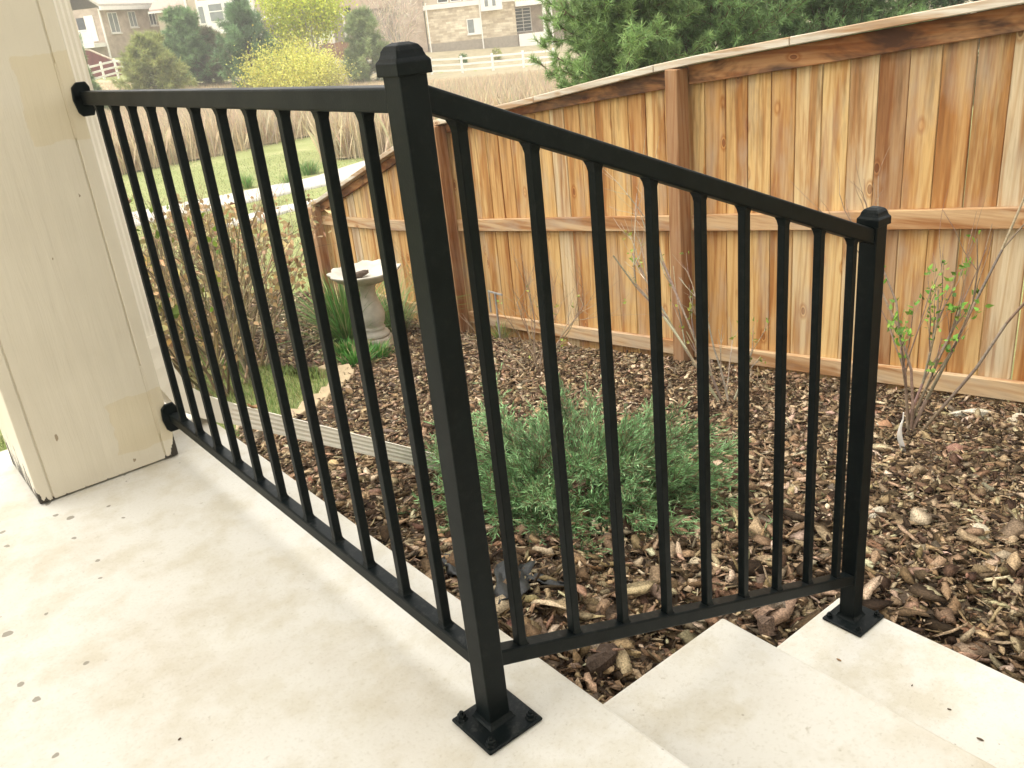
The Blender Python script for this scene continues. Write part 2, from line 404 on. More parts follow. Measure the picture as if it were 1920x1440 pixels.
# ------------------------------------------------------------------ ground
def grid_sheet(name, xs, ys, zoff, mat, keep=None, kind='structure', jit=0, sink=None):
    X, Y = np.meshgrid(xs, ys, indexing='ij'); Z = ground(X, Y) + zoff
    if sink is not None: Z = Z - .12 * sink(X, Y)
    if jit: Z = Z + rng.normal(0, jit, Z.shape)
    nx, ny = X.shape; V = np.stack([X, Y, Z], -1).reshape(-1, 3)
    i, j = np.meshgrid(np.arange(nx - 1), np.arange(ny - 1), indexing='ij')
    F = np.stack([i * ny + j, (i + 1) * ny + j, (i + 1) * ny + j + 1, i * ny + j + 1], -1).reshape(-1, 4)
    if keep is not None:
        c = V[F].mean(1); F = F[keep(c[:, 0], c[:, 1])]
    o = soup(name, V, F, mat, smooth=True); tag(o, kind=kind); return o
def geo(a, b, n, p=2.2):
    t = np.linspace(-1, 1, n); g = np.sign(t) * np.abs(t) ** p
    return np.where(g < 0, -g * a, g * b)

def inpoly(px, py, poly):
    px = np.asarray(px); r = np.zeros(px.shape, bool); n = len(poly); j = n - 1
    for i in range(n):
        xi, yi = poly[i]; xj, yj = poly[j]
        c = ((yi > py) != (yj > py)) & (px < (xj - xi) * (py - yi) / (yj - yi + 1e-12) + xi)
        r ^= c; j = i
    return r
EDGE_PX = [(452, 806), (500, 806), (560, 788), (600, 760), (636, 728), (655, 710), (642, 697), (590, 692), (530, 690), (440, 680), (330, 640)]
EDGE = [hit(*e) for e in EDGE_PX]
BED = [(.10, 1.62)] + [(e[0], e[1]) for e in EDGE] + [(.2, 8.6), (3.0, 8.8), (3.60, 8.2), (3.60, -3.2), (1.0, -3.2), (1.0, .03), (.10, .03)]
grid_sheet('lawn', geo(-160, 260, 260), geo(-120, 300, 260) + 2, 0, LAWN, sink=lambda x, y: inpoly(x, y, [(-.3 if q[0] < .2 and q[1] < 2 else q[0], q[1]) for q in BED]) | ((x < 1) & (x > -5) & (y < 1.7) & (y > -3.2)))
grid_sheet('mulch_bed', np.arange(0, 3.61, .06), np.arange(-3.2, 8.9, .06), .012, SOIL, lambda x, y: inpoly(x, y, BED), jit=.006)

def path_strip(name, pts, width, zoff, mat):
    P = np.array([(p[0], p[1]) for p in pts]); t = np.linspace(0, len(P) - 1, 60)
    Q = np.stack([np.interp(t, np.arange(len(P)), P[:, k]) for k in (0, 1)], -1)
    for _ in range(6): Q[1:-1] = (Q[:-2] + Q[1:-1] * 2 + Q[2:]) / 4
    d = np.gradient(Q, axis=0); d /= np.linalg.norm(d, axis=1, keepdims=True); nrm = np.stack([-d[:, 1], d[:, 0]], -1)
    rows = []
    for o, dz in ((-.5, -.15), (-.5, zoff), (-.17, zoff), (.17, zoff), (.5, zoff), (.5, -.15)):
        q = Q + nrm * o * width; rows.append(np.column_stack([q, ground(q[:, 0], q[:, 1]) + dz]))
    V = np.stack(rows, 1).reshape(-1, 3); n = len(Q); k = 6
    F = np.array([(i * k + j, i * k + j + 1, (i + 1) * k + j + 1, (i + 1) * k + j) for i in range(n - 1) for j in range(k - 1)])
    return tag(soup(name, V, F, mat), kind='structure')
path_strip('concrete_path', [hit(60, 462), hit(245, 412), hit(413, 380), hit(520, 357), hit(640, 333), hit(735, 300), hit(860, 262)], 1.7, .03, PATHC)
path_strip('garden_walk', [hit(640, 372), hit(575, 386), hit(520, 396), hit(470, 412), hit(400, 428)], .7, .035, PATHC)
BA, BB = hit(190, 336), hit(735, 224)
def past(x, y):       # metres beyond the near edge of the tall dry grass
    d = (BB - BA)[:2]; n2 = np.array([-d[1], d[0]]) / np.linalg.norm(d); q = (np.asarray(x) - BA[0]) * n2[0] + (np.asarray(y) - BA[1]) * n2[1]
    q = q * (1 if n2 @ FH[:2] > 0 else -1); s_, l_ = sl_of(x, y); return np.where(l_ > -4.6, np.maximum(q, s_ - 25), q)
grid_sheet('dry_field', np.linspace(-70, 90, 200), np.linspace(5, 80, 160), .05, FIELD,
           lambda x, y: (past(x, y) > .3) & (sl_of(x, y)[0] < 62))

grid_sheet('far_yard', np.linspace(-60, 110, 170), np.linspace(20, 120, 140), .06, simple('dry_yard', (.35, .295, .185), .95, 1.5, .15, 8, .5, .1),
           lambda x, y: (lambda s, l: (s > 61) & (s < 100) & (l > -17))(*sl_of(x, y)))

# ------------------------------------------------------------------ porch, steps
E_X = .1363; T_Y = .0586; R1, R2 = -.1843, -.3644; T1, T2 = .5989, 1.0213
tag(MB().box(-5, E_X, -3.2, 1.75, -1.1, 0).build('porch_floor', CONC, bevel=.006, seg=2), kind='structure')
st = empty('concrete_steps', (E_X, T_Y, R2), 'two wide pale concrete steps going down beside the black railing', 'steps')
st_inv = (-E_X, -T_Y, -R2)
def rel(o, root): o.location = (-root.location[0], -root.location[1], -root.location[2]); return o
rel(MB().box(E_X - .01, T1, -3.2, T_Y, -1.0, R1).build('step', STEPC, st, bevel=.006, seg=2), st)
rel(MB().box(T1 - .01, T2, -3.2, T_Y, -1.0, R2).build('step', STEPC, st, bevel=.006, seg=2), st)

# ------------------------------------------------------------------ cream column with its beam, roof and house wall
CX0, CX1, CY0, CY1, CH = -.346, -.013, 1.305, 1.620, 2.55
cm = ((CX0 + CX1) / 2, (CY0 + CY1) / 2, 0)
column = empty('porch_column', cm, 'boxed cream painted porch column with rotten dark foot', 'column')
hx, hy = (CX1 - CX0) / 2, (CY1 - CY0) / 2
MB().box(-hx + .004, hx - .004, -hy + .004, hy - .004, .004, CH).build('panel', CREAM, column)
tb = .030
for sx, name in ((-1, 'corner_board'), (1, 'corner_board')):
    for sy in (-1, 1):
        b = MB()
        x0, x1 = sorted((sx * hx, sx * (hx - tb))); b.box(x0, x1, *sorted((sy * (hy - .0), sy * (hy - .02))), 0.003, CH)
        b.build(name, CREAM, column, bevel=.0025, seg=2)
# inset face board leaving a thin shadow gap beside each corner board
for sy in (-1, 1):
    MB().box(-hx + tb + .0035, hx - tb - .0035, *sorted((sy * (hy - .001), sy * (hy - .015))), .005, CH).build('face_board', CREAM, column, bevel=.001)
for sx in (-1, 1):
    MB().box(*sorted((sx * (hx - .001), sx * (hx - .015))), -hy + .021, hy - .021, .005, CH).build('face_board', CREAM, column, bevel=.001)
# caulked-over lengths of the gap at the two brackets
MB().box(hx - tb - .0036, hx - tb + .0004, -hy - .0002, -hy + .012, .80, .955).build('caulk_strip', CREAM, column)
MB().box(hx - tb - .0036, hx - tb + .0004, -hy - .0002, -hy + .012, .075, .26).build('caulk_strip', CREAM, column)

house = empty('house', (-2, -3.3, 0), 'cream sided house wall with the porch roof behind the photographer', 'house')
b = MB()
for i in range(22):
    z = i * .14; b.hexa([(-5, -.1, z), (3.2, -.1, z), (3.2, .022, z), (-5, .022, z), (-5, -.1, z + .139), (3.2, -.1, z + .139), (3.2, .006, z + .139), (-5, .006, z + .139)])
b.build('wall', simple('cream_siding', (.62, .57, .47), .7, 2, .07), house)
MB().box(.3, 2.2, .03, 5.25, 2.552, 2.75).build('porch_roof', SIDING, house)

# ------------------------------------------------------------------ railing
PW = .0178; PKW = .0073; RW = .0135
RAIL_T = .893; RAIL_TB = .865; RAIL_B = .1187; RAIL_BB = .094
CAP_Z = .909; XP = .971; ZP = R2; HP = .898
SLT, SLB = .3915, .3825; ZT0, ZB0 = .8694, .1268
rail = empty('porch_railing', (0, 0, 0), 'black painted metal railing turning from the porch edge down the steps', 'railing')
def post(x, z0, z1, plate_r):
    p = MB().box(x - PW, x + PW, -PW, PW, z0 + .005, z1).build('post', METAL, rail, bevel=.002, seg=2)
    def sq(h, z): return [(x - h, -h, z), (x + h, -h, z), (x + h, h, z), (x - h, h, z)]
    MB().prism([sq(.0222, z1 - .005), sq(.0222, z1 + .009), sq(.019, z1 + .013), sq(.0175, z1 + .017), sq(.0168, z1 + .0205), sq(.0135, z1 + .0255), sq(.0070, z1 + .0285)]).build('post_cap', METAL, p, bevel=.0012, seg=2)
    pl = MB().box(x - .0495, x + .0495, -.0545, .040, z0 + .0008, z0 + .0065).build('base_plate', METAL, rail, bevel=.005, seg=2)
    w_ = MB(); w_.prism([[(x - h, -h, z), (x + h, -h, z), (x + h, h, z), (x - h, h, z)] for h, z in ((PW + .006, z0 + .006), (PW + .003, z0 + .010), (PW + .0008, z0 + .0155))], caps=False)
    w_.build('weld', METAL, pl)
    for sx in (-1, 1):
        for yy in (-.042, .029):
            k = MB(); bx, by = x + sx * .037, yy
            r6 = [[(bx + r * math.cos(a * math.pi / 3 + .3), by + r * math.sin(a * math.pi / 3 + .3), z) for a in range(6)] for r, z in ((.0095, z0 + .0064), (.0095, z0 + .008), (.0068, z0 + .0082), (.0068, z0 + .0145), (.0040, z0 + .0147), (.0036, z0 + .019))]
            k.prism(r6).build('bolt', METAL, pl, bevel=.0006)
post(0, 0, CAP_Z, 0); post(XP, ZP, ZP + HP, 0)
YE = 1.2985
MB().box(-RW, RW, PW - .001, YE, RAIL_TB, RAIL_T).build('top_rail', METAL, rail, bevel=.003, seg=2)
MB().box(-RW * .95, RW * .95, PW - .001, YE, RAIL_BB, RAIL_B).build('bottom_rail', METAL, rail, bevel=.003, seg=2)
def slope(x0, x1, zc, sl_, th, wdt, name):
    return MB().hexa([(x0, -wdt, zc - sl_ * x0 - th), (x1, -wdt, zc - sl_ * x1 - th), (x1, wdt, zc - sl_ * x1 - th), (x0, wdt, zc - sl_ * x0 - th),
                      (x0, -wdt, zc - sl_ * x0), (x1, -wdt, zc - sl_ * x1), (x1, wdt, zc - sl_ * x1), (x0, wdt, zc - sl_ * x0)]).build(name, METAL, rail, bevel=.003, seg=2)
slope(PW - .001, XP - PW + .001, ZT0 + .030, SLT, .030, RW, 'top_rail')
slope(PW - .001, XP - PW + .001, ZB0, SLB, .0265, RW * .95, 'bottom_rail')
def picket(x, y, z0, z1):
    prof = [(.0105, z0), (.0085, z0 + .004), (PKW, z0 + .010), (PKW, z1 - .012), (.0088, z1 - .004), (.0115, z1 + .003)]
    MB().prism([[(x - h, y - h, z), (x + h, y - h, z), (x + h, y + h, z), (x - h, y + h, z)] for h, z in prof]).build('picket', METAL, rail, bevel=.0012)
for i in range(11): picket(0, .0993 + .1128 * i, RAIL_B - .001, RAIL_TB + .001)
for i in range(9):
    x = .0631 + .1048 * i; picket(x, 0, ZB0 - SLB * x - .003, ZT0 - SLT * x + .002)
for zc, h in ((.877, .036), (.108, .038)):
    fl = MB(); r_ = np.random.default_rng(3)
    prof = [(-.020, -h * .75), (-.012, -h), (.012, -h), (.016, -h * .7), (.016, h * .7), (.010, h), (-.010, h), (-.022, h * .72), (-.025, 0)]
    fl.prism([[(a - .006, 1.3035 - 0.0, zc + b_) for a, b_ in prof][::-1], [(a * .96 - .006, 1.2965, zc + b_ * .97) for a, b_ in prof][::-1]])
    fl.build('wall_flange', METAL, rail, bevel=.0012)

# ------------------------------------------------------------------ downspout
dd = np.array([.97, .22, 0]); dd /= np.linalg.norm(dd); nn_ = np.array([-dd[1], dd[0], 0])
def sweep(mb, pts, a=.037, b=.028, ribs=True, grow=0):
    pts = np.array(pts, float); T = np.gradient(pts, axis=0); T /= np.linalg.norm(T, axis=1, keepdims=True)
    prof = [(-a, -b)]
    m_ = 9
    for i in range(1, m_): prof.append((-a + (.0017 if (i % 2 and ribs) else 0), -b + 2 * b * i / m_))
    prof += [(-a, b), (a, b)]
    for i in range(1, m_): prof.append((a - (.0017 if (i % 2 and ribs) else 0), b - 2 * b * i / m_))
    prof += [(a, -b)]
    rings = []
    for i, (p, t) in enumerate(zip(pts, T)):
        o = np.cross(nn_, t); g = 1 + (grow if i % 2 else 0)
        rings.append([p + nn_ * q[0] * g + o * q[1] * g for q in prof])
    mb.prism(rings); return mb
ds = empty('downspout', (.012, 1.45, .1), 'cream downspout on the column running out over the mulch bed', 'downspout')
def dsp(name, pts, **k): rel(sweep(MB(), pts, **k).build(name, ALU, ds), ds)
p0 = np.array([.014, 1.455, 0])
dsp('pipe', [p0 + (0, 0, 2.5), p0 + (0, 0, 1.2), p0 + (0, 0, .27)])
elb = []
A0 = p0 + np.array([0, 0, .29]); 
dirn = dd * .80 + np.array([0, 0, -.60])
ctrl = [A0, p0 + np.array([0, 0, .14]), p0 + dd * .05 + np.array([0, 0, .075]), p0 + dd * .17 + np.array([0, 0, .0])]
for i in range(15):
    t = i / 14; elb.append((1 - t) ** 3 * ctrl[0] + 3 * t * (1 - t) ** 2 * ctrl[1] + 3 * t * t * (1 - t) * ctrl[2] + t ** 3 * ctrl[3])
dsp('elbow', elb, a=.0395, b=.0305, ribs=False, grow=.05)
e0 = elb[-1]; end = np.array([.965, 1.635, -.545])
dsp('extension', [e0 - (end - e0) * .03, e0 + (end - e0) * .3, e0 + (end - e0) * .65, end])

# ------------------------------------------------------------------ cedar fence
FX = 3.62
fence = empty('cedar_fence', (FX, 2.8, -1.35), 'tall stained cedar board fence with sloping cap along the mulch bed', 'fence')
capz = lambda y: float(np.interp(y, [-3, .35, .963, 1.66, 2.476, 2.869, 4.167, 5.3, 7.95], [1.2, .885, .822, .748, .658, .606, .400, .240, -.715]))
topb = lambda y: float(np.interp(y, [-3, .885, 1.55, 2.67, 4.12, 5.3, 7.95], [1.0, .682, .604, .484, .308, .12, -.84]))
midz = lambda y: float(np.interp(y, [-3, .8, 2.6, 3.33, 5.15, 6.1, 7.9], [.32, -.098, -.315, -.40, -.61, -.72, -.85]))
botz = lambda y: float(np.interp(y, [-3, .7, 1.42, 2.62, 4.1, 5.0, 6.1, 8], [-.50, -.918, -1.005, -1.15, -1.31, -1.40, -1.52, -1.56]))
def frel(o): return rel(o, fence)
BW = .147; y = -2.6; bm = {}
base_me = None
while y < 7.85:
    yc = y + BW / 2; top = capz(yc) - .045; bot = float(ground(FX, yc)) - .06
    wd = BW * random.uniform(.992, 1.0) ; th = .017
    mb = MB(); mb.hexa([(0, -wd/2, bot - top), (th, -wd/2, bot - top), (th, wd/2, bot - top), (0, wd/2, bot - top),
                        (0, -wd/2, capz(yc - wd/2) - .045 - top), (th, -wd/2, capz(yc - wd/2) - .045 - top), (th, wd/2, capz(yc + wd/2) - .045 - top), (0, wd/2, capz(yc + wd/2) - .045 - top)])
    o = mb.build('board', CEDAR, fence, bevel=.002)
    o.location = (random.uniform(-.003, .003), yc - 2.8, top + 1.35)
    o.rotation_euler = (random.uniform(-.003, .003), 0, random.uniform(-.03, .03))
    y += BW + random.choice((.0035, .005, .006, .008))
PY = [-2.2, .30, 2.715, 5.235, 7.74]
for i, py in enumerate(PY):
    top = capz(py) - .045
    MB().box(-.142, -.041, -.045, .045, float(ground(FX, py)) - .3 + 1.35, top + 1.35 - .002).build('post', CEDAR_POST, fence, loc=(0, py - 2.8, 0), bevel=.004)
for i in range(4):
    a, b_ = PY[i] + .046, PY[i + 1] - .046
    for lo_, hi_ in ((topb, lambda q: capz(q) - .0445), (lambda q: midz(q) - .048, lambda q: midz(q) + .048), (lambda q: botz(q) - .048, lambda q: botz(q) + .048)):
        n_ = 6; ysq = np.linspace(a, b_, n_); mb = MB()
        mb.prism([[(-.040, q - 2.8, lo_(q) + 1.35), (-.0035, q - 2.8, lo_(q) + 1.35), (-.0035, q - 2.8, hi_(q) + 1.35), (-.040, q - 2.8, hi_(q) + 1.35)] for q in ysq])
        mb.build('rail', CEDAR_TOP if lo_ is topb else CEDAR_RAIL, fence, bevel=.003)
cuts = [-2.6, -.3, 1.95, 2.87, 3.98, 5.34, 7.98]
for a, b_ in zip(cuts[:-1], cuts[1:]):
    ysq = np.linspace(a + .002, b_ - .002, 7)
    MB().prism([[(-.115, q - 2.8, capz(q) - .042 + 1.35), (.045, q - 2.8, capz(q) - .042 + 1.35), (.045, q - 2.8, capz(q) + 1.35), (-.115, q - 2.8, capz(q) + 1.35)] for q in ysq]).build('cap_board', CEDAR_CAP, fence, bevel=.004)

# ------------------------------------------------------------------ bark mulch
def chip_bases():
    out = []
    for k in range(16):
        r_ = np.random.default_rng(100 + k); n_ = int(r_.integers(2, 4)); asp = r_.uniform(.38, .78) if k < 13 else r_.uniform(.12, .25)
        th = r_.uniform(.03, .085) if k < 10 else r_.uniform(.03, .06); V = []; F = []; bend = r_.normal(0, .035); tw = r_.normal(0, .22)
        for i in range(n_ + 1):               # jagged splinter: cross sections along x with ragged, torn ends
            t = i / n_ - .5; wd = asp * .5 * (1 - (abs(t) * 2) ** 2.5 * r_.uniform(.0, .6)) * r_.uniform(.8, 1.15)
            c0, c1 = math.cos(tw * t), math.sin(tw * t)
            for (yy, zz) in ((-wd * r_.uniform(.7, 1.2), r_.uniform(-.3, .6) * th), (wd * r_.uniform(-.4, .4), th * r_.uniform(.6, 1.5)), (wd * r_.uniform(.7, 1.2), r_.uniform(-.3, .6) * th), (wd * r_.uniform(-.3, .3), -th * r_.uniform(.4, 1))):
                V.append((t + r_.normal(0, .06 if 0 < i < n_ else .13), yy * c0 - zz * c1, yy * c1 + zz * c0 + bend * (1 - 4 * t * t)))
        for i in range(n_):
            for j in range(4):
                q = (i * 4 + j, i * 4 + (j + 1) % 4, i * 4 + 4 + (j + 1) % 4, i * 4 + 4 + j); F += [(q[0], q[3], q[2]), (q[0], q[2], q[1])]
        e = n_ * 4; F += [(0, 1, 2), (0, 2, 3), (e, e + 2, e + 1), (e, e + 3, e + 2)]
        out.append((np.array(V), np.array(F)))
    return out
CB = chip_bases()
PAL = np.array([1.2, 1.13, 1.02]) * np.array([(.045, .030, .020), (.095, .065, .041), (.175, .123, .078), (.27, .198, .128), (.35, .275, .19), (.46, .385, .285), (.20, .125, .08), (.16, .13, .097)])
PP = np.array([.13, .17, .20, .19, .14, .08, .03, .06])
def chips(n, xr, yr, smin, smax, seed, tilt=.6, zmax=.03, cond=None, bias=None):
    r_ = np.random.default_rng(seed); x = r_.uniform(*xr, n); y_ = r_.uniform(*yr, n)
    k = inpoly(x, y_, BED)
    k &= ~((y_ < T_Y + .008) & (x < T2 + .012)) & (x > E_X + .01) & (x < FX - .05)
    if cond is not None: k &= cond(x, y_)
    x, y_ = x[k], y_[k]; n = len(x); parts = []
    z = ground(x, y_) + .014 + r_.uniform(0, zmax, n)
    s_ = smin * (smax / smin) ** (r_.uniform(0, 1, n) ** 1.6)
    col = PAL[r_.choice(len(PAL), n, p=PP)] * (1 + r_.normal(0, .18, (n, 1))).clip(.5, 1.6) * (1 + r_.normal(0, .05, (n, 3)))
    M = rotmats(n, np.abs(r_.normal(0, tilt * .8, n)).clip(0, 1.5), r_) * s_[:, None, None]
    T = np.stack([x, y_, z], -1); kind = r_.integers(0, len(CB), n)
    for b_ in range(len(CB)):
        q = kind == b_
        if q.any(): parts.append(place(CB[b_][0], CB[b_][1], M[q], T[q], col[q]))
    return parts
parts = []
parts += chips(42000, (.1, 2.2), (-1.2, 2.6), .011, .054, 1)
parts += chips(40000, (1.4, 3.6), (-1.5, 3.5), .014, .056, 2)
parts += chips(34000, (.1, 3.6), (2.4, 8.6), .016, .058, 3)
parts += chips(40000, (.1, 3.6), (-1.2, 3.6), .006, .018, 8, tilt=.5, zmax=.022)
parts += chips(1100, (.1, 1.9), (-.8, 1.2), .05, .085, 4, tilt=.5, zmax=.04)
V, F, c = joinsoup(parts)
tag(soup('bark_mulch', V, F, BARK, col=c), kind='stuff')

# single pieces that stand out
def lump(name, p, size, colr, seed, mat=BARK, flat=.55, label=None, cat=None, group=None, rot=0, asp=.8):
    r_ = np.random.default_rng(seed); nu, nv = 10, 6; rings = []
    V = []; F = []
    for i in range(1, nv):
        ph = math.pi * i / nv
        for j in range(nu):
            th = 2 * math.pi * j / nu; k = 1 + r_.normal(0, .13)
            V.append((math.sin(ph) * math.cos(th) * k, math.sin(ph) * math.sin(th) * k * asp, math.cos(ph) * flat * k))
    V += [(0, 0, flat), (0, 0, -flat)]; a = len(V) - 2
    for i in range(nv - 2):
        for j in range(nu):
            q = (i * nu + j, (i + 1) * nu + j, (i + 1) * nu + (j + 1) % nu, i * nu + (j + 1) % nu); F += [(q[0], q[1], q[2]), (q[0], q[2], q[3])]
    for j in range(nu): F += [(a, j, (j + 1) % nu), (a + 1, (nv - 2) * nu + (j + 1) % nu, (nv - 2) * nu + j)]
    V = np.array(V) * size
    o = soup(name, V, np.array(F), mat, col=np.tile(colr, (len(V), 1)) * (1 + r_.normal(0, .1, (len(V), 1))), loc=p)
    o.rotation_euler = (r_.uniform(-.15, .15), r_.uniform(-.15, .15), rot)
    return tag(o, label, cat, group)
def ong(u, v, up=0): p = hit(u, v); return (p[0], p[1], p[2] + up)
PINK = (.36, .155, .10)
for u, v, s_, cc, lab in [
    (1010, 940, .036, PINK, 'round brick red stone at the front edge of the juniper'),
    (928, 955, .034, (.27, .11, .075), 'dull red stone just behind the corner post of the railing'),
    (962, 957, .026, (.33, .15, .11), 'small reddish stone left of the round red stone by the juniper'),
    (1790, 857, .048, (.30, .165, .12), 'rounded reddish brown stone right of the white plant tag'),
    (1655, 812, .05, (.42, .24, .14), 'orange brown stone left of the leafing shrub with the tag'),
    (580, 915, .03, (.25, .10, .06), 'reddish brown lump under the downspout near the slab edge'),
    (560, 720 + 300, .02, (.3, .2, .1), None)]:
    if lab: lump('stone', ong(u, v, s_ * .25 + .012), s_, cc, int(u), label=lab, cat='stone', group='reddish stones in the mulch')
def slab_chip(p, L, W, H, rot, tilt, colr, label, seed):
    r_ = np.random.default_rng(seed); n_ = 7; rings = []
    for i in range(n_):
        t = i / (n_ - 1) - .5; k = (1 - (2 * abs(t)) ** 3 * .65)
        rings.append([(t * L, (-W / 2 + r_.normal(0, W * .06)) * k, -H * .5), (t * L, (W / 2 + r_.normal(0, W * .06)) * k, -H * .5), (t * L, W * .4 * k, H * .5 * k + r_.normal(0, H * .12)), (t * L, r_.normal(0, W * .1), H * .62 * k), (t * L, -W * .42 * k, H * .45 * k)])
    mb = MB().prism(rings); V = np.array(mb.v); me = mb
    o = me.build('bark_piece', BARK, loc=p)
    a = o.data.color_attributes.new('Col', 'FLOAT_COLOR', 'POINT'); c4 = np.ones((len(o.data.vertices), 4), np.float32)
    c4[:, :3] = np.array(colr) * (1 + r_.normal(0, .12, (len(c4), 1))); a.data.foreach_set('color', c4.ravel())
    o.rotation_euler = (r_.normal(0, .2), tilt, rot); return tag(o, label, 'bark chip', 'pale and large pieces of bark')
for u, v, L, W, H, rot, tl, cc, lab in [
    (1838, 1022, .075, .05, .03, .9, -.4, (.52, .45, .33), 'pale upright bark chunk right of the lower post'),
    (1872, 1068, .10, .03, .015, -.5, .1, (.60, .52, .38), 'pale flat splinter lying in front of the upright pale chunk'),
    (1722, 1052, .08, .022, .014, -1.35, .1, (.58, .49, .34), 'thin pale splinter between the lower post and the pale chunk'),
    (1822, 788, .20, .035, .03, -.75, .05, (.62, .57, .46), 'long pale wood sliver under the fence beside the leafing shrub'),
    (1900, 798, .16, .05, .018, -.05, 0, (.64, .56, .42), 'wide pale wedge of wood under the fence at the right border'),
    (1645, 985, .075, .05, .03, .4, -.2, (.42, .37, .28), 'grey bark lump behind the lower railing post'),
    (1790, 845, .13, .02, .012, -.6, 0, (.50, .37, .22), 'straight tan stick above the rounded reddish stone'),
    (628, 884, .06, .045, .018, 1.3, -.3, (.60, .43, .22), 'tan chip lying under the downspout'),
    (1130, 1268, .115, .05, .05, .25, .15, (.085, .06, .045), 'large dark bark chunk in the corner by the first step'),
    (1100, 1225, .075, .055, .03, 1.0, .3, (.44, .36, .27), 'light grey bark piece between slab and bottom rail'),
    (1162, 1240, .10, .022, .015, -.65, .2, (.52, .38, .2), 'light tan splinter above the large dark chunk'),
    (1455, 1170, .075, .045, .05, 1.5, -.9, (.26, .21, .16), 'grey brown bark chunk standing between the two steps'),
    (1437, 1195, .07, .045, .04, .5, .5, (.16, .11, .08), 'dark brown bark chunk in the gap between the two steps'),
    (1275, 985, .05, .04, .02, .3, .2, (.48, .4, .3), 'small pale chip right of the juniper'),
    (1012, 1023, .06, .04, .02, .6, .2, (.47, .37, .26), 'pale chip in front of the juniper'),
    (1870, 1290, .06, .045, .02, .5, .2, (.50, .37, .2), None)]:
    if lab: slab_chip(ong(u, v, H * .4 + .02), L, W, H, rot, tl, cc, lab, int(u))

# small litter on the concrete and on the downspout
def plane_hit(u, v, z): d = ray(u, v); return CAM + d * (z - CAM[2]) / d[2]
DLEAF = simple('dead_leaf', (.34, .20, .10), .8, 60, .3)
for u, v, z, L, mat, lab in ((1573, 1238, R2, .012, DLEAF, 'tiny tan seed husk on the lower step near the post plate'), (1838, 1387, R2, .013, SOIL, 'small dark seed lying on the lower step near the frame corner'),
                             (1780, 1331, R2, .008, SOIL, 'short dark bit of twig on the lower step'), (1710, 1286, R2, .006, SOIL, 'smallest dark speck of litter on the lower step'), (337, 1387, 0, .006, SOIL, 'dark speck of grit on the bare porch floor')):
    p = plane_hit(u, v, z); mb = MB()
    mb.prism([[(t * L, w_ * math.cos(a) * L * .22, .0016 + w_ * math.sin(a) * .0015) for a in [2 * math.pi * j / 6 for j in range(6)]] for t, w_ in ((-.5, .2), (-.3, .8), (0, 1), (.3, .8), (.5, .15))])
    o = mb.build('litter_bit', mat, loc=(p[0], p[1], z)); o.rotation_euler = (0, 0, u * .7); tag(o, lab, 'litter', 'bits of litter on the concrete')
q = np.array([e0 + (end - e0) * .12])[0] + np.array([0, 0, .034]); mb = MB(); rw = []
for i in range(7):
    t = i / 6 - .5; ww = .014 * (1 - (2 * abs(t)) ** 2) + .0015
    rw += [(t * .055, -ww, .010 * (2 * t) ** 2 + .004), (t * .055, 0, .010 * (2 * t) ** 2), (t * .055, ww, .010 * (2 * t) ** 2 + .006)]
mb.add(rw, [f for i in range(6) for f in ((i*3, i*3+1, i*3+4, i*3+3), (i*3+1, i*3+2, i*3+5, i*3+4))])
o = mb.build('fallen_leaf', DLEAF, loc=tuple(q), smooth=True); o.rotation_euler = (0, .45, .5); so_ = o.modifiers.new('thick', 'SOLIDIFY'); so_.thickness = .0008
tag(o, 'curled brown leaf lying on top of the downspout extension', 'leaf')

# landscape fabric
def cloth(name, pts, lift, label, seed):
    r_ = np.random.default_rng(seed); P = np.array([hit(*p) for p in pts]); n_ = 9
    V = []
    for i in range(n_):
        for j in range(n_):
            a, b_ = i / (n_ - 1), j / (n_ - 1)
            q = P[0] * (1 - a) * (1 - b_) + P[1] * a * (1 - b_) + P[2] * a * b_ + P[3] * (1 - a) * b_
            z = float(ground(q[0], q[1])) + .035 + lift * (abs(math.sin(a * 5 + b_ * 3)) * .6 + r_.uniform(0, .35))
            V.append((q[0] + r_.normal(0, .004), q[1] + r_.normal(0, .004), z))
    F = [(i * n_ + j, (i + 1) * n_ + j, (i + 1) * n_ + j + 1, i * n_ + j + 1) for i in range(n_ - 1) for j in range(n_ - 1)]
    o = soup(name, np.array(V), np.array(F), FABRIC, smooth=True)
    m_ = o.modifiers.new('thick', 'SOLIDIFY'); m_.thickness = .003
    return tag(o, label, 'fabric', 'scraps of black weed fabric')
cloth('weed_fabric', [(935, 1168), (990, 1150), (1005, 1085), (930, 1085)], .03, 'crumpled black weed fabric behind the corner post', 5)
cloth('weed_fabric', [(845, 1108), (905, 1120), (885, 1070), (832, 1070)], .03, 'black weed fabric scrap between the last porch pickets', 6)
cloth('weed_fabric', [(985, 1112), (1068, 1135), (1062, 1120), (990, 1098)], .015, 'narrow strip of black weed fabric pointing to the right over bark', 7)

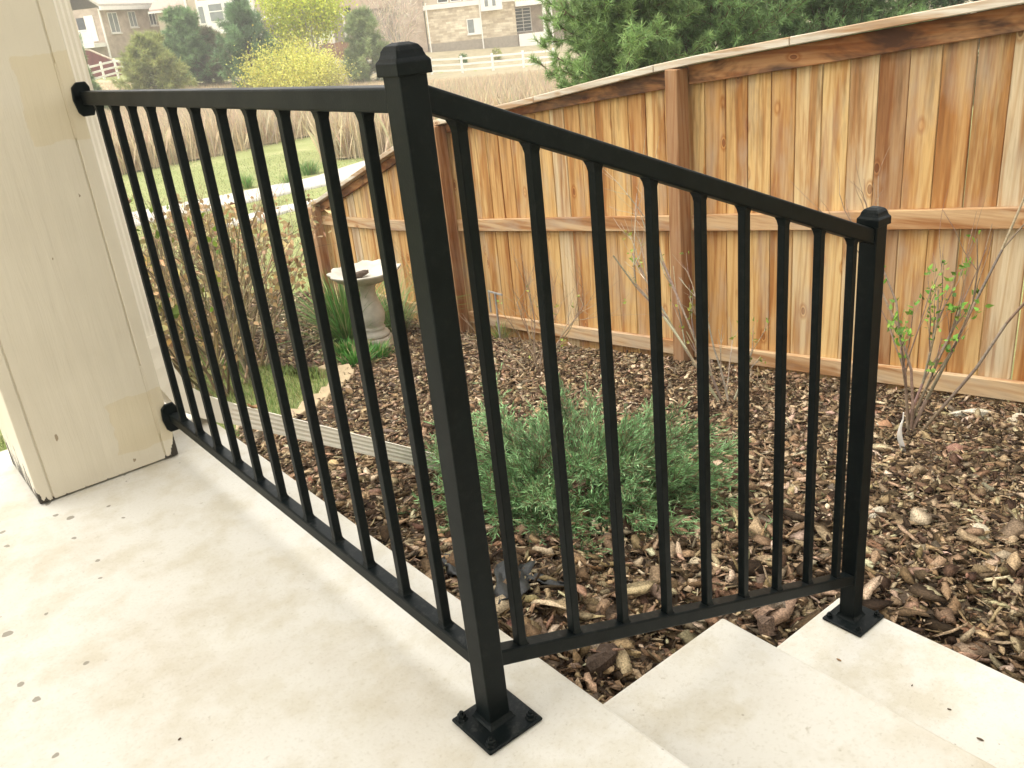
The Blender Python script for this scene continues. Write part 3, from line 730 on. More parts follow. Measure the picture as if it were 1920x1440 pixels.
# edging stones round the small lawn
ep = np.array([e for e in EDGE[:8]]); k_ = 0
seg = np.linalg.norm(np.diff(ep[:, :2], axis=0), axis=1); cum = np.r_[0, np.cumsum(seg)]
EST = simple('edging_stone', (.40, .31, .19), .85, 16, .18, 70, .4, .006)
for q in np.arange(.08, cum[-1], .205):
    a = np.array([np.interp(q - .1, cum, ep[:, k]) for k in range(2)]); b_ = np.array([np.interp(q + .1, cum, ep[:, k]) for k in range(2)])
    c_ = (a + b_) / 2; z = float(ground(*c_)); an = math.atan2(*(b_ - a)[::-1])
    o = MB().box(-.098, .098, -.05, .05, -.06, .035).build('edging_stone', EST, loc=(c_[0], c_[1], z), bevel=.008, seg=2)
    o.rotation_euler = (random.uniform(-.04, .04), random.uniform(-.04, .04), an)
    k_ += 1; tag(o, 'low tan edging stone between lawn and mulch, %s in the row from the porch slab' % ('first second third fourth fifth sixth seventh eighth ninth tenth eleventh twelfth thirteenth'.split()[k_ - 1]), 'edging stone', 'edging stones round the small lawn')

# near grass
def blades(n, sampler, h, wdt, colr, name, mat=LEAFM, lean=.35, seed=1, label=None):
    r_ = np.random.default_rng(seed); x, y_ = sampler(r_, n); n = len(x)
    z = ground(x, y_); hh = h * r_.uniform(.5, 1.3, n)
    if name == 'reed_bed': hh = hh * (1.05 - .85 * sst(38, 60, sl_of(x, y_)[0]))
    az = r_.uniform(0, 2 * np.pi, n); ln = np.abs(r_.normal(0, lean, n))
    d = np.stack([np.cos(az) * np.sin(ln), np.sin(az) * np.sin(ln), np.cos(ln)], -1); side = np.stack([-np.sin(az), np.cos(az), 0 * az], -1)
    P = np.stack([x, y_, z - .005], -1); w_ = wdt * r_.uniform(.6, 1.3, n)[:, None]
    V = np.stack([P - side * w_, P + side * w_, P + d * hh[:, None] * .6 + side * w_ * .7, P + d * hh[:, None] + d * [1, 1, 0] * hh[:, None] * .35], 1).reshape(-1, 3)
    b_ = np.arange(n)[:, None] * 4; F = np.concatenate([b_ + [0, 1, 2], b_ + [0, 2, 3]]).astype(int)
    c = np.repeat(vary(colr, n, .16 if name == 'reed_bed' else .25, .05 if name == 'reed_bed' else .10, r_), 4, 0)
    return soup(name, V, F, mat, col=c)
def lawn_near(r_, n):
    x = r_.uniform(-1.6, 2.6, n * 3); y_ = r_.uniform(1.8, 7.5, n * 3)
    k = ~inpoly(x, y_, BED) & (x < 2.2) & ~((x < .2) & (y_ < 1.8)); return x[k][:n], y_[k][:n]
tag(blades(42000, lawn_near, .05, .0022, (.25, .32, .11), 'lawn_grass', seed=11), kind='stuff')
def lawn_mid(r_, n):
    s = r_.uniform(8, 30, n) ; l = r_.uniform(-.62, -.02, n) * s
    x = CAM[0] + FH[0] * s + RH[0] * l; y_ = CAM[1] + FH[1] * s + RH[1] * l
    k = ~inpoly(x, y_, BED) & (x < 14) & ~((x > 3.4) & (y_ < 8)); return x[k], y_[k]
tag(blades(50000, lawn_mid, .05, .006, (.34, .38, .17), 'meadow_grass', seed=12, lean=.6), kind='stuff')

# ------------------------------------------------------------------ reeds and dry grass in the field
def reed_s(r_, n):
    s = 24 + 36 * r_.uniform(0, 1, n) ** 1.2; l = r_.uniform(-.62, .12, n) * s
    x, y = CAM[0] + FH[0] * s + RH[0] * l, CAM[1] + FH[1] * s + RH[1] * l; k = past(x, y) > r_.normal(.2, .35, n); return x[k], y[k]
def reeds(n, seed, h, colr, name, wd=.014):
    o = blades(n, reed_s, h, wd, colr, name, DRY, .16, seed); return tag(o, kind='stuff')
reeds(150000, 21, 1.1, (.66, .55, .38), 'reed_bed', .011)
reeds(40000, 22, 1.2, (.55, .44, .31), 'reed_bed', .009)

# ------------------------------------------------------------------ plants
def grow(segs, tips, p, d, L, r0, depth, r_, spread=.5, nb=(2, 4), up=.15, shrink=.62, nseg=3, wig=.14):
    p = np.array(p, float); d = np.array(d, float) / np.linalg.norm(d); st_ = L / nseg; pts = [p]; rr = r0
    for i in range(nseg):
        d = d + r_.normal(0, wig, 3) + np.array([0, 0, up * .3]); d /= np.linalg.norm(d)
        q = p + d * st_; r1 = r0 * (1 - .45 * (i + 1) / nseg); segs.append((*p, *q, rr, r1)); p = q; rr = r1; pts.append(p)
        if depth > 0:
            for _ in range(r_.integers(*nb)):
                if i == 0 and r_.random() < .5: continue
                e = d + r_.normal(0, spread, 3); e[2] += up
                grow(segs, tips, p, e, L * shrink * r_.uniform(.6, 1.15), rr * .62, depth - 1, r_, spread, nb, up, shrink, max(2, nseg - 1), wig)
    tips.append((p, d, depth))
LEAF = (np.array([(0, 0, 0), (.32, .35, .06), (0, 1, .02), (-.32, .35, .06), (0, .45, -.05)]), np.array([(0, 1, 4), (1, 2, 4), (2, 3, 4), (3, 0, 4)]))
def leaves(points, dirs, size, colr, r_, amt=.25, hue=.1, jit=.4):
    n = len(points); d = np.asarray(dirs) + r_.normal(0, jit, (n, 3)); M = basis_from(d, r=r_) * (size * r_.uniform(.6, 1.25, n))[:, None, None]
    return place(LEAF[0], LEAF[1], M, np.asarray(points), vary(colr, n, amt, hue, r_))
def twig_obj(name, segs, colr, parent, r_, k=4, amt=.2):
    V, F = tubes(segs, k); c = np.repeat(vary(colr, len(segs), amt, .05, r_), 2 * k, 0)
    return soup(name, V, F, TWIG, parent, col=c)

# bare hedge with dead leaves outside the porch
def hedge():
    r_ = np.random.default_rng(31); segs = []; tips = []
    root = empty('bare_hedge', tuple(hit(420, 742)), 'tangled bare hedge holding dry brown leaves beyond the porch railing', 'hedge')
    P0 = np.array(root.location)
    bases = [hit(u, v) for u, v in ((330, 720), (370, 735), (405, 748), (440, 742), (475, 722), (395, 700), (350, 690), (300, 690), (450, 700), (420, 670), (485, 690), (470, 672))]
    for b_ in bases:
        b_ = b_ - P0; b_[2] = float(ground(b_[0] + P0[0], b_[1] + P0[1])) - P0[2] - .03
        for q in range(6):
            d = np.array([r_.normal(0, .36), r_.normal(0, .33), 1.0]); out = b_[:2] / 1.2; d[:2] += out * .55
            grow(segs, tips, b_ + r_.normal(0, .03, 3) * [1, 1, 0], d, r_.uniform(.75, 1.0), .0085, 3, r_, .42, (1, 3), .12, .52, 4, .13)
    segs = np.array(segs); ztop = 1.06
    keep = (segs[:, 5] < ztop + r_.normal(0, .05, len(segs))); segs = segs[keep]
    twig_obj('branches', segs, (.28, .22, .135), root, r_, 4, .35)
    q = r_.choice(len(segs), 13000); pts = segs[q, 3:6]; k = (pts[:, 2] < .92) & (r_.random(len(pts)) < np.clip(.28 + .25 * np.sin(pts[:, 0] * 7 + pts[:, 2] * 5), .05, .6)); pts = pts[k]
    V, F, c = leaves(pts, np.tile([0, 0, -.5], (len(pts), 1)), .05, (.53, .38, .20), r_, .3, .08, .6)
    soup('dead_leaves', V, F, LEAFM, root, col=c)
    q = r_.choice(len(segs), 1500); pts = segs[q, 3:6]; k = (pts[:, 0] < .25) & (pts[:, 2] > .15); pts = pts[k][:240]
    V, F, c = leaves(pts, np.tile([0, 0, .6], (len(pts), 1)), .055, (.20, .28, .05), r_)
    soup('green_leaves', V, F, LEAFM, root, col=c)
hedge()

# small bare shrub, leaning sapling, leafing shrub with tag
def shrub(name, base, dirs, L, r0, depth, seed, colr, lab, cat, leafn=0, leafc=(.2, .33, .06), leafs=.03, spread=.4, nb=(1, 3), shrink=.6, low=0, **kw):
    r_ = np.random.default_rng(seed); segs = []; tips = []; root = empty(name, tuple(base), lab, cat)
    for d, k in dirs: grow(segs, tips, (r_.normal(0, .015), r_.normal(0, .015), -.03), d, L * k, r0 * (.7 + .3 * k), depth, r_, spread, nb, .1, shrink, 5, .09)
    segs = np.array(segs); twig_obj('stems', segs, colr, root, r_, 5)
    if leafn:
        q = r_.choice(len(segs), leafn * 3); pts = segs[q, 3:6]; k = (pts[:, 2] > low) & (pts[:, 2] < low + .62) & (segs[q, 7] < r0 * .6); pts = pts[k][:leafn]
        pts = np.repeat(pts, 3, 0) + r_.normal(0, .008, (len(pts) * 3, 3))
        V, F, c = leaves(pts, np.tile([0, 0, .5], (len(pts), 1)), leafs, leafc, r_, .25, .1, .8)
        soup('leaves', V, F, LEAFM, root, col=c)
    return root
shrub('bare_shrub', hit(1010, 702), [((-.5, .55, 1), .8), ((-.15, .2, 1), 1), ((.2, -.2, 1), .95), ((.4, -.5, 1), .8), ((-.3, .1, 1), .9), ((.5, .1, 1), .7), ((.0, -.6, 1), .8)],
      .62, .0055, 2, 41, (.40, .31, .21), 'small spindly bare shrub with tan twigs in front of the cedar fence', 'shrub', 14, (.30, .36, .08), .022, .45, (1, 3), .55)
shrub('yellow_twig_shrub', hit(790, 612), [((-.4, .5, 1), .8), ((.1, .2, 1), 1), ((.4, -.3, 1), .9), ((-.1, -.3, 1), .8)], .6, .004, 2, 42, (.42, .34, .2),
      'thin yellowish twiggy shrub right of the bird bath', 'shrub', 60, (.38, .36, .10), .02, .4, (1, 3), .55)
shrub('sapling', hit(1362, 762), [((-.28, .42, 1), 1), ((-.2, .28, 1), .95), ((-.12, .22, 1), 1.05), ((-.05, .1, 1), .6), ((.12, -.25, 1), .35)], .98, .0075, 2, 43, (.42, .35, .26),
      'slim sapling leaning left in front of the fence post with few buds', 'sapling', 34, (.30, .37, .08), .022, .3, (0, 3), .45, .25)
lil = shrub('leafing_shrub', hit(1706, 822), [((-.05, .12, 1), .8), ((.16, -.12, 1), 1.15), ((.05, .05, 1), .9), ((.30, -.38, 1), 1.1), ((.1, -.25, 1), .7), ((-.08, .1, 1), .62), ((.3, -.2, .9), .7)], .95, .0075, 2, 44, (.30, .22, .16),
      'thin stemmed shrub coming into green leaf right of the lower railing post', 'shrub', 85, (.19, .35, .055), .027, .24, (0, 3), .5, .2)
# white tag hanging from it
tg = hit(1702, 856); b = MB(); ringz = []
for i in range(9):
    t = i / 8; off = math.sin(t * 4.2) * .011 - t * .006
    hw = .0028 + .0075 * min(1, t * 2.2)
    c_ = np.array([tg[0] - .02, tg[1] + .02, tg[2] + .16 - .15 * t]) - RH * off * 1.0
    ringz.append([c_ - RH * hw, c_ + RH * hw, c_ + RH * hw + FH * .0015, c_ - RH * hw + FH * .0015])
tag(b.prism(ringz).build('plant_tag', WHITEP, smooth=True), 'white plastic plant tag hanging at the foot of the leafing shrub', 'plant tag')
MB().prism([[np.array(q) for q in [(tg[0]-.02+a, tg[1]+.02+b_, z) for a, b_ in ((-.002,-.002),(.002,-.002),(.002,.002),(-.002,.002))]] for z in (tg[2]+.155, tg[2]+.19)]).build('tag_tie', WHITEP, bpy.data.objects['plant_tag'])

# juniper
def juniper():
    r_ = np.random.default_rng(51); c0 = hit(1065, 945); c0[2] = float(ground(c0[0], c0[1]))
    root = empty('juniper', tuple(c0), 'low spreading green juniper growing in the bark mulch', 'juniper')
    segs = []; sp = []; sd = []; sc = []
    for b_ in range(165):
        az = r_.uniform(0, 2 * np.pi); el = abs(r_.normal(.34, .26)); L = r_.uniform(.25, .50) * (1.0 if el < .7 else .75); L *= 1.35 if b_ % 17 == 0 else 1
        d = np.array([math.cos(az) * math.cos(el), math.sin(az) * math.cos(el), math.sin(el)])
        p = np.array([r_.normal(0, .045), r_.normal(0, .045), .03]); n_ = 9; tone = r_.uniform(.5, 1.5)
        for i in range(n_):
            d = d + r_.normal(0, .09, 3) + np.array([0, 0, -.055 if el > .3 else .01]); d /= np.linalg.norm(d); q = p + d * L / n_
            q[2] = max(q[2], .03 - .13 * 0 - .2 * q[0] - .13 * q[1]) if True else q[2]
            segs.append((*p, *q, .004 * (1 - i / n_ * .8), .004 * (1 - (i + 1) / n_ * .8)))
            if i >= 2:
                for _ in range(7):
                    e = d * 1.0 + r_.normal(0, .45, 3) + [0, 0, .14]; e /= np.linalg.norm(e); ls = r_.uniform(.04, .10)
                    segs.append((*q, *(q + e * ls), .0012, .0008))
                    for m_ in range(13):
                        t = (m_ + 1) / 13; sp.append(q + e * ls * t); f = e * .9 + r_.normal(0, .36, 3); sd.append(f); sc.append(tone * (1.0 + .35 * t))
            p = q
    sp = np.array(sp); sd = np.array(sd); sc = np.array(sc); n = len(sp)
    NB = np.array([(-.09, 0, 0), (.09, 0, 0), (.05, .6, .04), (0, 1, 0), (-.05, .6, .04)]); NF = np.array([(0, 1, 2), (0, 2, 4), (4, 2, 3)])
    M = basis_from(sd, r=r_) * (.020 * r_.uniform(.6, 1.3, n))[:, None, None]
    col = np.array([.185, .34, .145]) * sc[:, None] * (1 + r_.normal(0, .18, (n, 1))); q = r_.random(n) < .07; col[q] = [.30, .27, .13]
    V, F, c = place(NB, NF, M, sp, col.clip(.01, .6))
    soup('foliage', V, F, NEEDLE, root, col=c); twig_obj('stems', np.array(segs), (.19, .13, .085), root, r_, 3)
juniper()

# ornamental grass and low green plants
def tuft(base, n, h, rad, colr, lab, seed, cat='grass clump', name='grass_clump', droop=.9, wd=.004, group=None):
    r_ = np.random.default_rng(seed); root = empty(name, tuple(base), lab, cat, group); az = r_.uniform(0, 2 * np.pi, n); k = 6
    out = np.abs(r_.normal(0, .45, n)); hh = h * r_.uniform(.55, 1.15, n); w_ = wd * r_.uniform(.7, 1.3, n)
    d0 = np.stack([np.cos(az), np.sin(az), 0 * az], -1); side = np.stack([-np.sin(az), np.cos(az), 0 * az], -1); o0 = d0 * (rad * r_.uniform(0, .5, n))[:, None]
    V = []
    for i in range(k + 1):
        t = i / k; c_ = o0 + d0 * (out * hh * (t + droop * t * t))[:, None] + np.array([0, 0, 1]) * (hh * (t - .38 * droop * out * t ** 2.5))[:, None]
        ww = (w_ * (1 - t ** 2) + .0004)[:, None]; V += [c_ - side * ww, c_ + side * ww]
    V = np.stack(V, 1).reshape(-1, 3); f = np.array([(2 * i, 2 * i + 1, 2 * i + 3, 2 * i + 2) for i in range(k)])
    F = (f[None] + (np.arange(n) * 2 * (k + 1))[:, None, None]).reshape(-1, 4)
    col = vary(colr, n, .28, .08, r_); q = r_.random(n) < .16; col[q] = vary((.42, .36, .17), q.sum(), .15, .05, r_)
    soup('blades', V, F, LEAFM, root, col=np.repeat(col, 2 * (k + 1), 0)); return root
tuft(hit(655, 648), 620, .62, .25, (.12, .24, .06), 'tall arching green grass clump left of the bird bath pedestal', 61)
tuft(hit(742, 625), 300, .48, .22, (.15, .24, .07), 'shorter arching grass clump right behind the bird bath pedestal', 62)
LG = (.085, .24, .04)
for (u, v), lab, sd, n_ in (((655, 672), 'low bright green cushion plant left in front of the bird bath', 63, 300), ((703, 676), 'small bright green cushion plant touching the bird bath base', 64, 190), ((672, 690), 'lowest small green cushion plant nearest the lawn edge', 65, 130)):
    tuft(hit(u, v), n_ * 2, .12, .19, LG, lab, sd, 'plant', 'cushion_plant', .5, .006, 'green cushion plants by the bird bath')
tuft(hit(463, 353), 260, .35, .3, (.13, .27, .06), 'green grass tuft on the path edge, the left one', 66, group='grass tufts by the path')
tuft(hit(580, 327), 420, .38, .5, (.12, .25, .06), 'larger green grass tuft on the path edge, the right one', 67, group='grass tufts by the path')
tuft(hit(540, 345), 120, .25, .2, (.13, .27, .06), 'smallest green grass tuft between the two on the path edge', 68, group='grass tufts by the path')
tuft(hit(940, 640), 90, .16, .1, (.2, .27, .07), 'few thin green weed blades beside the small bare shrub', 69, 'weed', 'weed')

# bird bath
def birdbath():
    b0 = hit(708, 655); root = empty('bird_bath', tuple(b0), 'pale stone bird bath with scalloped bowl on a baluster', 'bird bath')
    k = 40; th = [2 * math.pi * j / k for j in range(k)]
    def ring(r, z, n=k, sc=0): return [(r * (1 + sc * math.cos(12 * a)) * math.cos(a), r * (1 + sc * math.cos(12 * a)) * math.sin(a), z + sc * .35 * r * math.cos(12 * a)) for a in (th if n == k else [2 * math.pi * j / n + math.pi / n for j in range(n)])]
    oct_ = lambda r, z: [(r * math.cos(2 * math.pi * j / 8 + .4), r * math.sin(2 * math.pi * j / 8 + .4), z) for j in range(8)]
    MB().prism([oct_(.135, -.03), oct_(.135, .10), oct_(.128, .115), oct_(.115, .12)]).build('base', STONE, root, bevel=.003)
    prof = [(.118, .119), (.120, .135), (.108, .155), (.085, .165), (.088, .178), (.092, .188), (.080, .198), (.083, .21), (.098, .25), (.103, .29), (.098, .33), (.083, .375), (.066, .42), (.058, .46), (.060, .50), (.070, .53), (.078, .545)]
    o = MB().prism([ring(r, z) for r, z in prof]).build('pedestal', STONE, root, smooth=True)
    bp = [(.07, .540, 0), (.10, .548, 0), (.16, .565, .02), (.225, .60, .04), (.268, .638, .055), (.275, .652, .055), (.262, .655, .05), (.22, .625, .03), (.14, .60, .01), (.05, .592, 0)]
    MB().prism([ring(r, z, k, s_) for r, z, s_ in bp]).build('bowl', STONE, root, smooth=True)
    l = lump('dead_leaf_clump', (b0[0] - .02, b0[1] + .02, b0[2] + .62), .07, (.12, .09, .07), 9, label='dark clump of wet leaves lying in the bird bath bowl', cat='leaf clump', flat=.35, asp=.5)
birdbath()
# little hose stake by the fence
sk = hit(912, 600); sk2 = np.array([3.42, 4.55, float(ground(3.42, 4.55))]); stk = empty('hose_stake', tuple(sk2), 'thin grey metal hose stake standing against the cedar fence', 'stake')
GREYM = simple('grey_metal', (.3, .29, .27), .4, 30, .2)
MB().box(-.006, .006, -.006, .006, -.1, .42).build('stem', GREYM, stk); MB().box(-.006, .006, -.09, .09, .42, .432).build('crossbar', GREYM, stk)
MB().box(-.005, .005, .078, .088, .25, .419).build('hook', GREYM, stk)

# ------------------------------------------------------------------ conifers and far trees
def pine(base, h, rad, seed, lab, dens=1.0, col=(.11, .185, .065), nl=.10, zmin=.1, group='pines behind the cedar fence', cat='pine tree', nn=13, cone=.85):
    r_ = np.random.default_rng(seed); root = empty('pine_tree', tuple(base), lab, cat, group); segs = [(0, 0, -.2, 0, 0, h * .97, .05 * h / 3, .01)]
    pts = []; dirs = []; tone = []
    nb = int(120 * dens)
    for b_ in range(nb):
        t = zmin + (.97 - zmin) * (b_ + r_.random()) / nb; z = h * t; L = rad * (1 - cone * (t - zmin) / (1 - zmin)) * r_.uniform(.5, 1.25) + .1
        az = r_.uniform(0, 2 * np.pi); d = np.array([math.cos(az), math.sin(az), r_.uniform(-.05, .45)]); d /= np.linalg.norm(d); p = np.array([0, 0, z]); n_ = 6
        tn = r_.uniform(.65, 1.35)
        for i in range(n_):
            d = d + r_.normal(0, .12, 3) + [0, 0, .07]; d /= np.linalg.norm(d); q = p + d * L / n_; segs.append((*p, *q, .014 * (1 - i / n_) + .003, .014 * (1 - (i + 1) / n_) + .003))
            if i >= 1:
                for _ in range(4):
                    e = d + r_.normal(0, .6, 3) + [0, 0, .15]; e /= np.linalg.norm(e); ls = r_.uniform(.1, .3) * max(.4, rad / 1.6)
                    segs.append((*q, *(q + e * ls), .005, .003))
                    for m_ in (.3, .55, .8, 1.0):
                        pts.append(q + e * ls * m_); dirs.append(e); tone.append(tn * (.85 + .4 * m_))
            p = q
    pts = np.repeat(np.array(pts), nn, 0); dirs = np.repeat(np.array(dirs), nn, 0); tone = np.repeat(np.array(tone), nn, 0); n = len(pts)
    dirs = dirs * .7 + r_.normal(0, .6, (n, 3)); ln = nl * r_.uniform(.7, 1.2, n); wd = nl * .045
    d = dirs / np.linalg.norm(dirs, axis=1, keepdims=True); M = basis_from(d, r=r_)
    V = np.stack([pts - M[:, :, 0] * wd, pts + M[:, :, 0] * wd, pts + d * ln[:, None]], 1).reshape(-1, 3); F = np.arange(n * 3).reshape(-1, 3)
    c = np.array(col)[None] * tone[:, None] * (1 + r_.normal(0, .16, (n, 1))) * (1 + r_.normal(0, .05, (n, 3)))
    soup('foliage', V, F, NEEDLE, root, col=np.repeat(c.clip(.01, .6), 3, 0)); V, F = tubes(np.array(segs), 4)
    soup('trunk', V, F, TWIG, root, col=np.tile([.16, .11, .075], (len(V), 1)))
    return root
def gpt(u, s, dz=0):
    v = 100; p = at(u, v, s); return np.array([p[0], p[1], float(ground(p[0], p[1])) + dz])
pine(gpt(1170, 10.5), 4.4, 1.1, 71, 'bushy light green pine at the left end of the pines behind the cedar fence', 2.2, (.21, .31, .115), .10)
pine(gpt(1330, 11.5), 5.2, 1.75, 72, 'widest dark green pine in the middle behind the cedar fence', 3.0, (.18, .28, .11), .10)
pine(gpt(1545, 12.5), 5.0, 1.6, 73, 'dark green pine behind the right part of the cedar fence', 2.6, (.18, .275, .11), .10)
pine(gpt(1790, 15), 5.6, 2.0, 74, 'darkest narrow pine showing just above the fence cap at upper right', 1.2, (.06, .10, .045), .12)

def spruce(u, s, vtop, halfw, seed, lab, col, vb=None, nb=150):
    base = gpt(u, s); top = at(u - 8, vtop, s); h = top[2] - base[2]; rad = halfw * s / FPX * 1.03
    return pine(base, h, rad, seed, lab, 1.0, col, .34, .02, 'conifers by the white rail fence', 'conifer', 5, .8)
spruce(136, 50, 62, 26, 81, 'narrow conifer half hidden behind the cream column', (.20, .29, .11))
spruce(278, 54, 75, 58, 82, 'low yellowish green pine in front of the white rail fence', (.33, .36, .13))
spruce(352, 60, 22, 56, 83, 'broad blue green conifer behind the yellowish pine', (.19, .29, .125))
spruce(395, 61, 60, 40, 84, 'brownish green conifer beside the white fence post', (.23, .21, .12))
spruce(466, 58, 8, 58, 85, 'tall dark pointed conifer in front of the white bay window', (.17, .27, .125))
spruce(686, 60, 28, 46, 86, 'soft grey green conifer left of the railing corner post', (.27, .33, .15))
spruce(520, 63, 60, 30, 87, 'small dark conifer between pointed conifer and yellow tree', (.19, .25, .13))

def leafy(name, base, h, rad, seed, lab, cat, colr, nl, ls, trunkc=(.5, .46, .36), squash=.8, low=.35, nst=4, ragged=.35):
    r_ = np.random.default_rng(seed); root = empty(name, tuple(base), lab, cat); segs = []; tips = []
    for i in range(nst):
        a = 2 * math.pi * i / nst; d = (math.cos(a) * .35 * (nst > 1), math.sin(a) * .35 * (nst > 1), 1)
        grow(segs, tips, (0, 0, -.1), d, h * .62, h * .013, 2, r_, .45, (1, 3), .15, .55, 5, .1)
    V, F = tubes(np.array(segs), 4); soup('trunk', V, F, TWIG, root, col=np.tile(trunkc, (len(V), 1)))
    ncl = 60; cen = r_.normal(size=(ncl, 3)); cen /= np.linalg.norm(cen, axis=1, keepdims=True); cen *= (r_.uniform(.25, 1, (ncl, 1)) ** .6)
    cen = cen * [rad, rad, h * (1 - low) / 2] * [1, 1, squash + .2] + [0, 0, h * (low + 1) / 2]; tone = r_.uniform(.7, 1.25, ncl)
    ix = r_.integers(0, ncl, nl); pts = cen[ix] + r_.normal(0, 1, (nl, 3)) * rad * ragged * .55
    M = rotmats(nl, None, r_) * (ls * r_.uniform(.6, 1.3, nl))[:, None, None]
    c = np.array(colr)[None] * tone[ix][:, None] * (1 + r_.normal(0, .15, (nl, 1))) * (1 + r_.normal(0, .05, (nl, 3)))
    V, F, cc = place(LEAF[0] - [0, .5, 0], LEAF[1], M, pts, c.clip(.01, .8)); soup('crown', V, F, LEAFM, root, col=cc); return root
by = gpt(580, 62); leafy('leafy_tree', by, at(575, -60, 62)[2] - by[2], 2.7, 91, 'bright yellow green tree in new leaf between the far houses', 'tree', (.62, .68, .08), 13000, .18)
by = gpt(530, 56); leafy('yellow_shrub', by, at(535, 100, 56)[2] - by[2], 2.5, 92, 'wide yellow green shrub in front of the white rail fence', 'shrub', (.76, .74, .16), 14000, .13, low=.05, nst=7, ragged=.45)
by = gpt(592, 57); leafy('yellow_shrub', by, at(590, 112, 57)[2] - by[2], 1.6, 93, 'paler yellow shrub right of the wide one by the rail fence', 'shrub', (.76, .72, .22), 8000, .12, low=.05, nst=7, ragged=.45)
def baretree(u, s, vtop, seed, lab, colr, spread=.42, nst=5, d=4):
    r_ = np.random.default_rng(seed); base = gpt(u, s); h = at(u, vtop, s)[2] - base[2]; root = empty('bare_tree', tuple(base), lab, 'tree', 'leafless trees by the far houses'); segs = []; tips = []
    for i in range(nst):
        a = 2 * math.pi * i / nst + r_.uniform(0, 1)
        grow(segs, tips, (0, 0, -.1), (math.cos(a) * .45, math.sin(a) * .45, 1), h * .55, h * .010, d, r_, spread, (1, 3), .12, .58, 4, .12)
    sg = np.array(segs); sg[:, 6:] = np.maximum(sg[:, 6:], .018); twig_obj('branches', sg, colr, root, r_, 3, .15); return root
baretree(748, 70, -40, 95, 'large leafless pinkish tree left of the stone house', (.66, .56, .45), .45, 8, 4)
baretree(1062, 78, -20, 96, 'leafless pinkish shrub right of the stone house deck', (.42, .31, .25), .5, 6, 3)
baretree(395, 68, 70, 97, 'small leafless brownish shrub at the beige house wall', (.38, .29, .22), .5, 6, 3)
for u, v, s, r_px, cc, lab in ((867, 108, 70, 7, (.13, .25, .06), 'small round green bush at the foot of the stone house'), (931, 103, 70, 9, (.34, .36, .10), 'yellow green bush at the foot of the stone house')):
    b0 = gpt(u, s); leafy('foundation_bush', b0, r_px * 2.4 * s / FPX, r_px * s / FPX, int(u), lab, 'bush', cc, 500, .13, low=.05, nst=4)

# ------------------------------------------------------------------ white rail fence
def railfence(pts, lab, skip=0):
    P = np.array(pts); root = empty('rail_fence', tuple(P[0]), lab, 'fence', 'white rail fences across the field'); O = P[0]
    d = np.linalg.norm(np.diff(P[:, :2], axis=0), axis=1); cum = np.r_[0, np.cumsum(d)]; n_ = max(1, round(cum[-1] / 2.25)); ts = np.linspace(0, cum[-1], n_ + 1)
    Q = np.stack([np.interp(ts, cum, P[:, k]) for k in range(3)], -1); Q[:, 2] = ground(Q[:, 0], Q[:, 1])
    for q in Q[skip:]:
        MB().box(-.065, .065, -.065, .065, -.2, 1.22).build('post', WHITEP, root, loc=tuple(q - O))
    for a, b_ in zip(Q[:-1] - O, Q[1:] - O):
        dr = (b_ - a); n2 = np.array([-dr[1], dr[0], 0]); n2 /= np.linalg.norm(n2); a2 = a + dr * .03; b2 = b_ - dr * .03
        for z in (.28, .66, 1.04):
            MB().hexa([a2 - n2 * .02 + [0, 0, z - .065], b2 - n2 * .02 + [0, 0, z - .065], b2 + n2 * .02 + [0, 0, z - .065], a2 + n2 * .02 + [0, 0, z - .065],
                       a2 - n2 * .02 + [0, 0, z + .065], b2 - n2 * .02 + [0, 0, z + .065], b2 + n2 * .02 + [0, 0, z + .065], a2 + n2 * .02 + [0, 0, z + .065]]).build('rail', WHITEP, root)
railfence(FPTS[:3], 'short white rail fence piece angled in front of the maroon wall')
railfence(FPTS[2:], 'long white three rail fence running past the conifers to the right', 1)

# ------------------------------------------------------------------ far houses
class Frame:
    def __init__(s, O, ax): s.O = np.array(O, float); s.a = np.array([ax[0], ax[1], 0]); s.a /= np.linalg.norm(s.a); s.b = np.array([-s.a[1], s.a[0], 0])
    def P(s, a, b, c): return s.a * a + s.b * b + np.array([0, 0, c])
    def box(s, a0, a1, b0, b1, c0, c1, mb=None):
        mb = mb or MB(); return mb.hexa([s.P(a0, b0, c0), s.P(a1, b0, c0), s.P(a1, b1, c0), s.P(a0, b1, c0), s.P(a0, b0, c1), s.P(a1, b0, c1), s.P(a1, b1, c1), s.P(a0, b1, c1)])
def uvbox(o, fr):
    me = o.data; uv = me.uv_layers.new(name='UVMap')
    for pl in me.polygons:
        n_ = np.array(pl.normal)
        for li in pl.loop_indices:
            co = np.array(me.vertices[me.loops[li].vertex_index].co)
            uu = co @ fr.a if abs(n_ @ fr.b) > .5 else co @ fr.b
            uv.data[li].uv = (uu, co[2])
def window(fr, root, a0, a1, b, c0, c1, glass, mull=1, sill=True, depth=.12):
    wdw = MB(); t = .07
    fr.box(a0 - t, a1 + t, b - .05, b + .02, c0 - t, c0, wdw); fr.box(a0 - t, a1 + t, b - .05, b + .02, c1, c1 + t, wdw)
    fr.box(a0 - t, a0, b - .05, b + .02, c0, c1, wdw); fr.box(a1, a1 + t, b - .05, b + .02, c0, c1, wdw)
    for i in range(mull):
        m_ = a0 + (a1 - a0) * (i + 1) / (mull + 1); fr.box(m_ - .03, m_ + .03, b - .045, b + .01, c0, c1, wdw)
    o = wdw.build('window', WHITEP, root); fr.box(a0, a1, b - .02, b + .005, c0, c1).build('pane', glass, o)
    if sill: fr.box(a0 - .12, a1 + .12, b - .14, b, c0 - t - .09, c0 - t).build('sill', WHITEP, o)
    return o
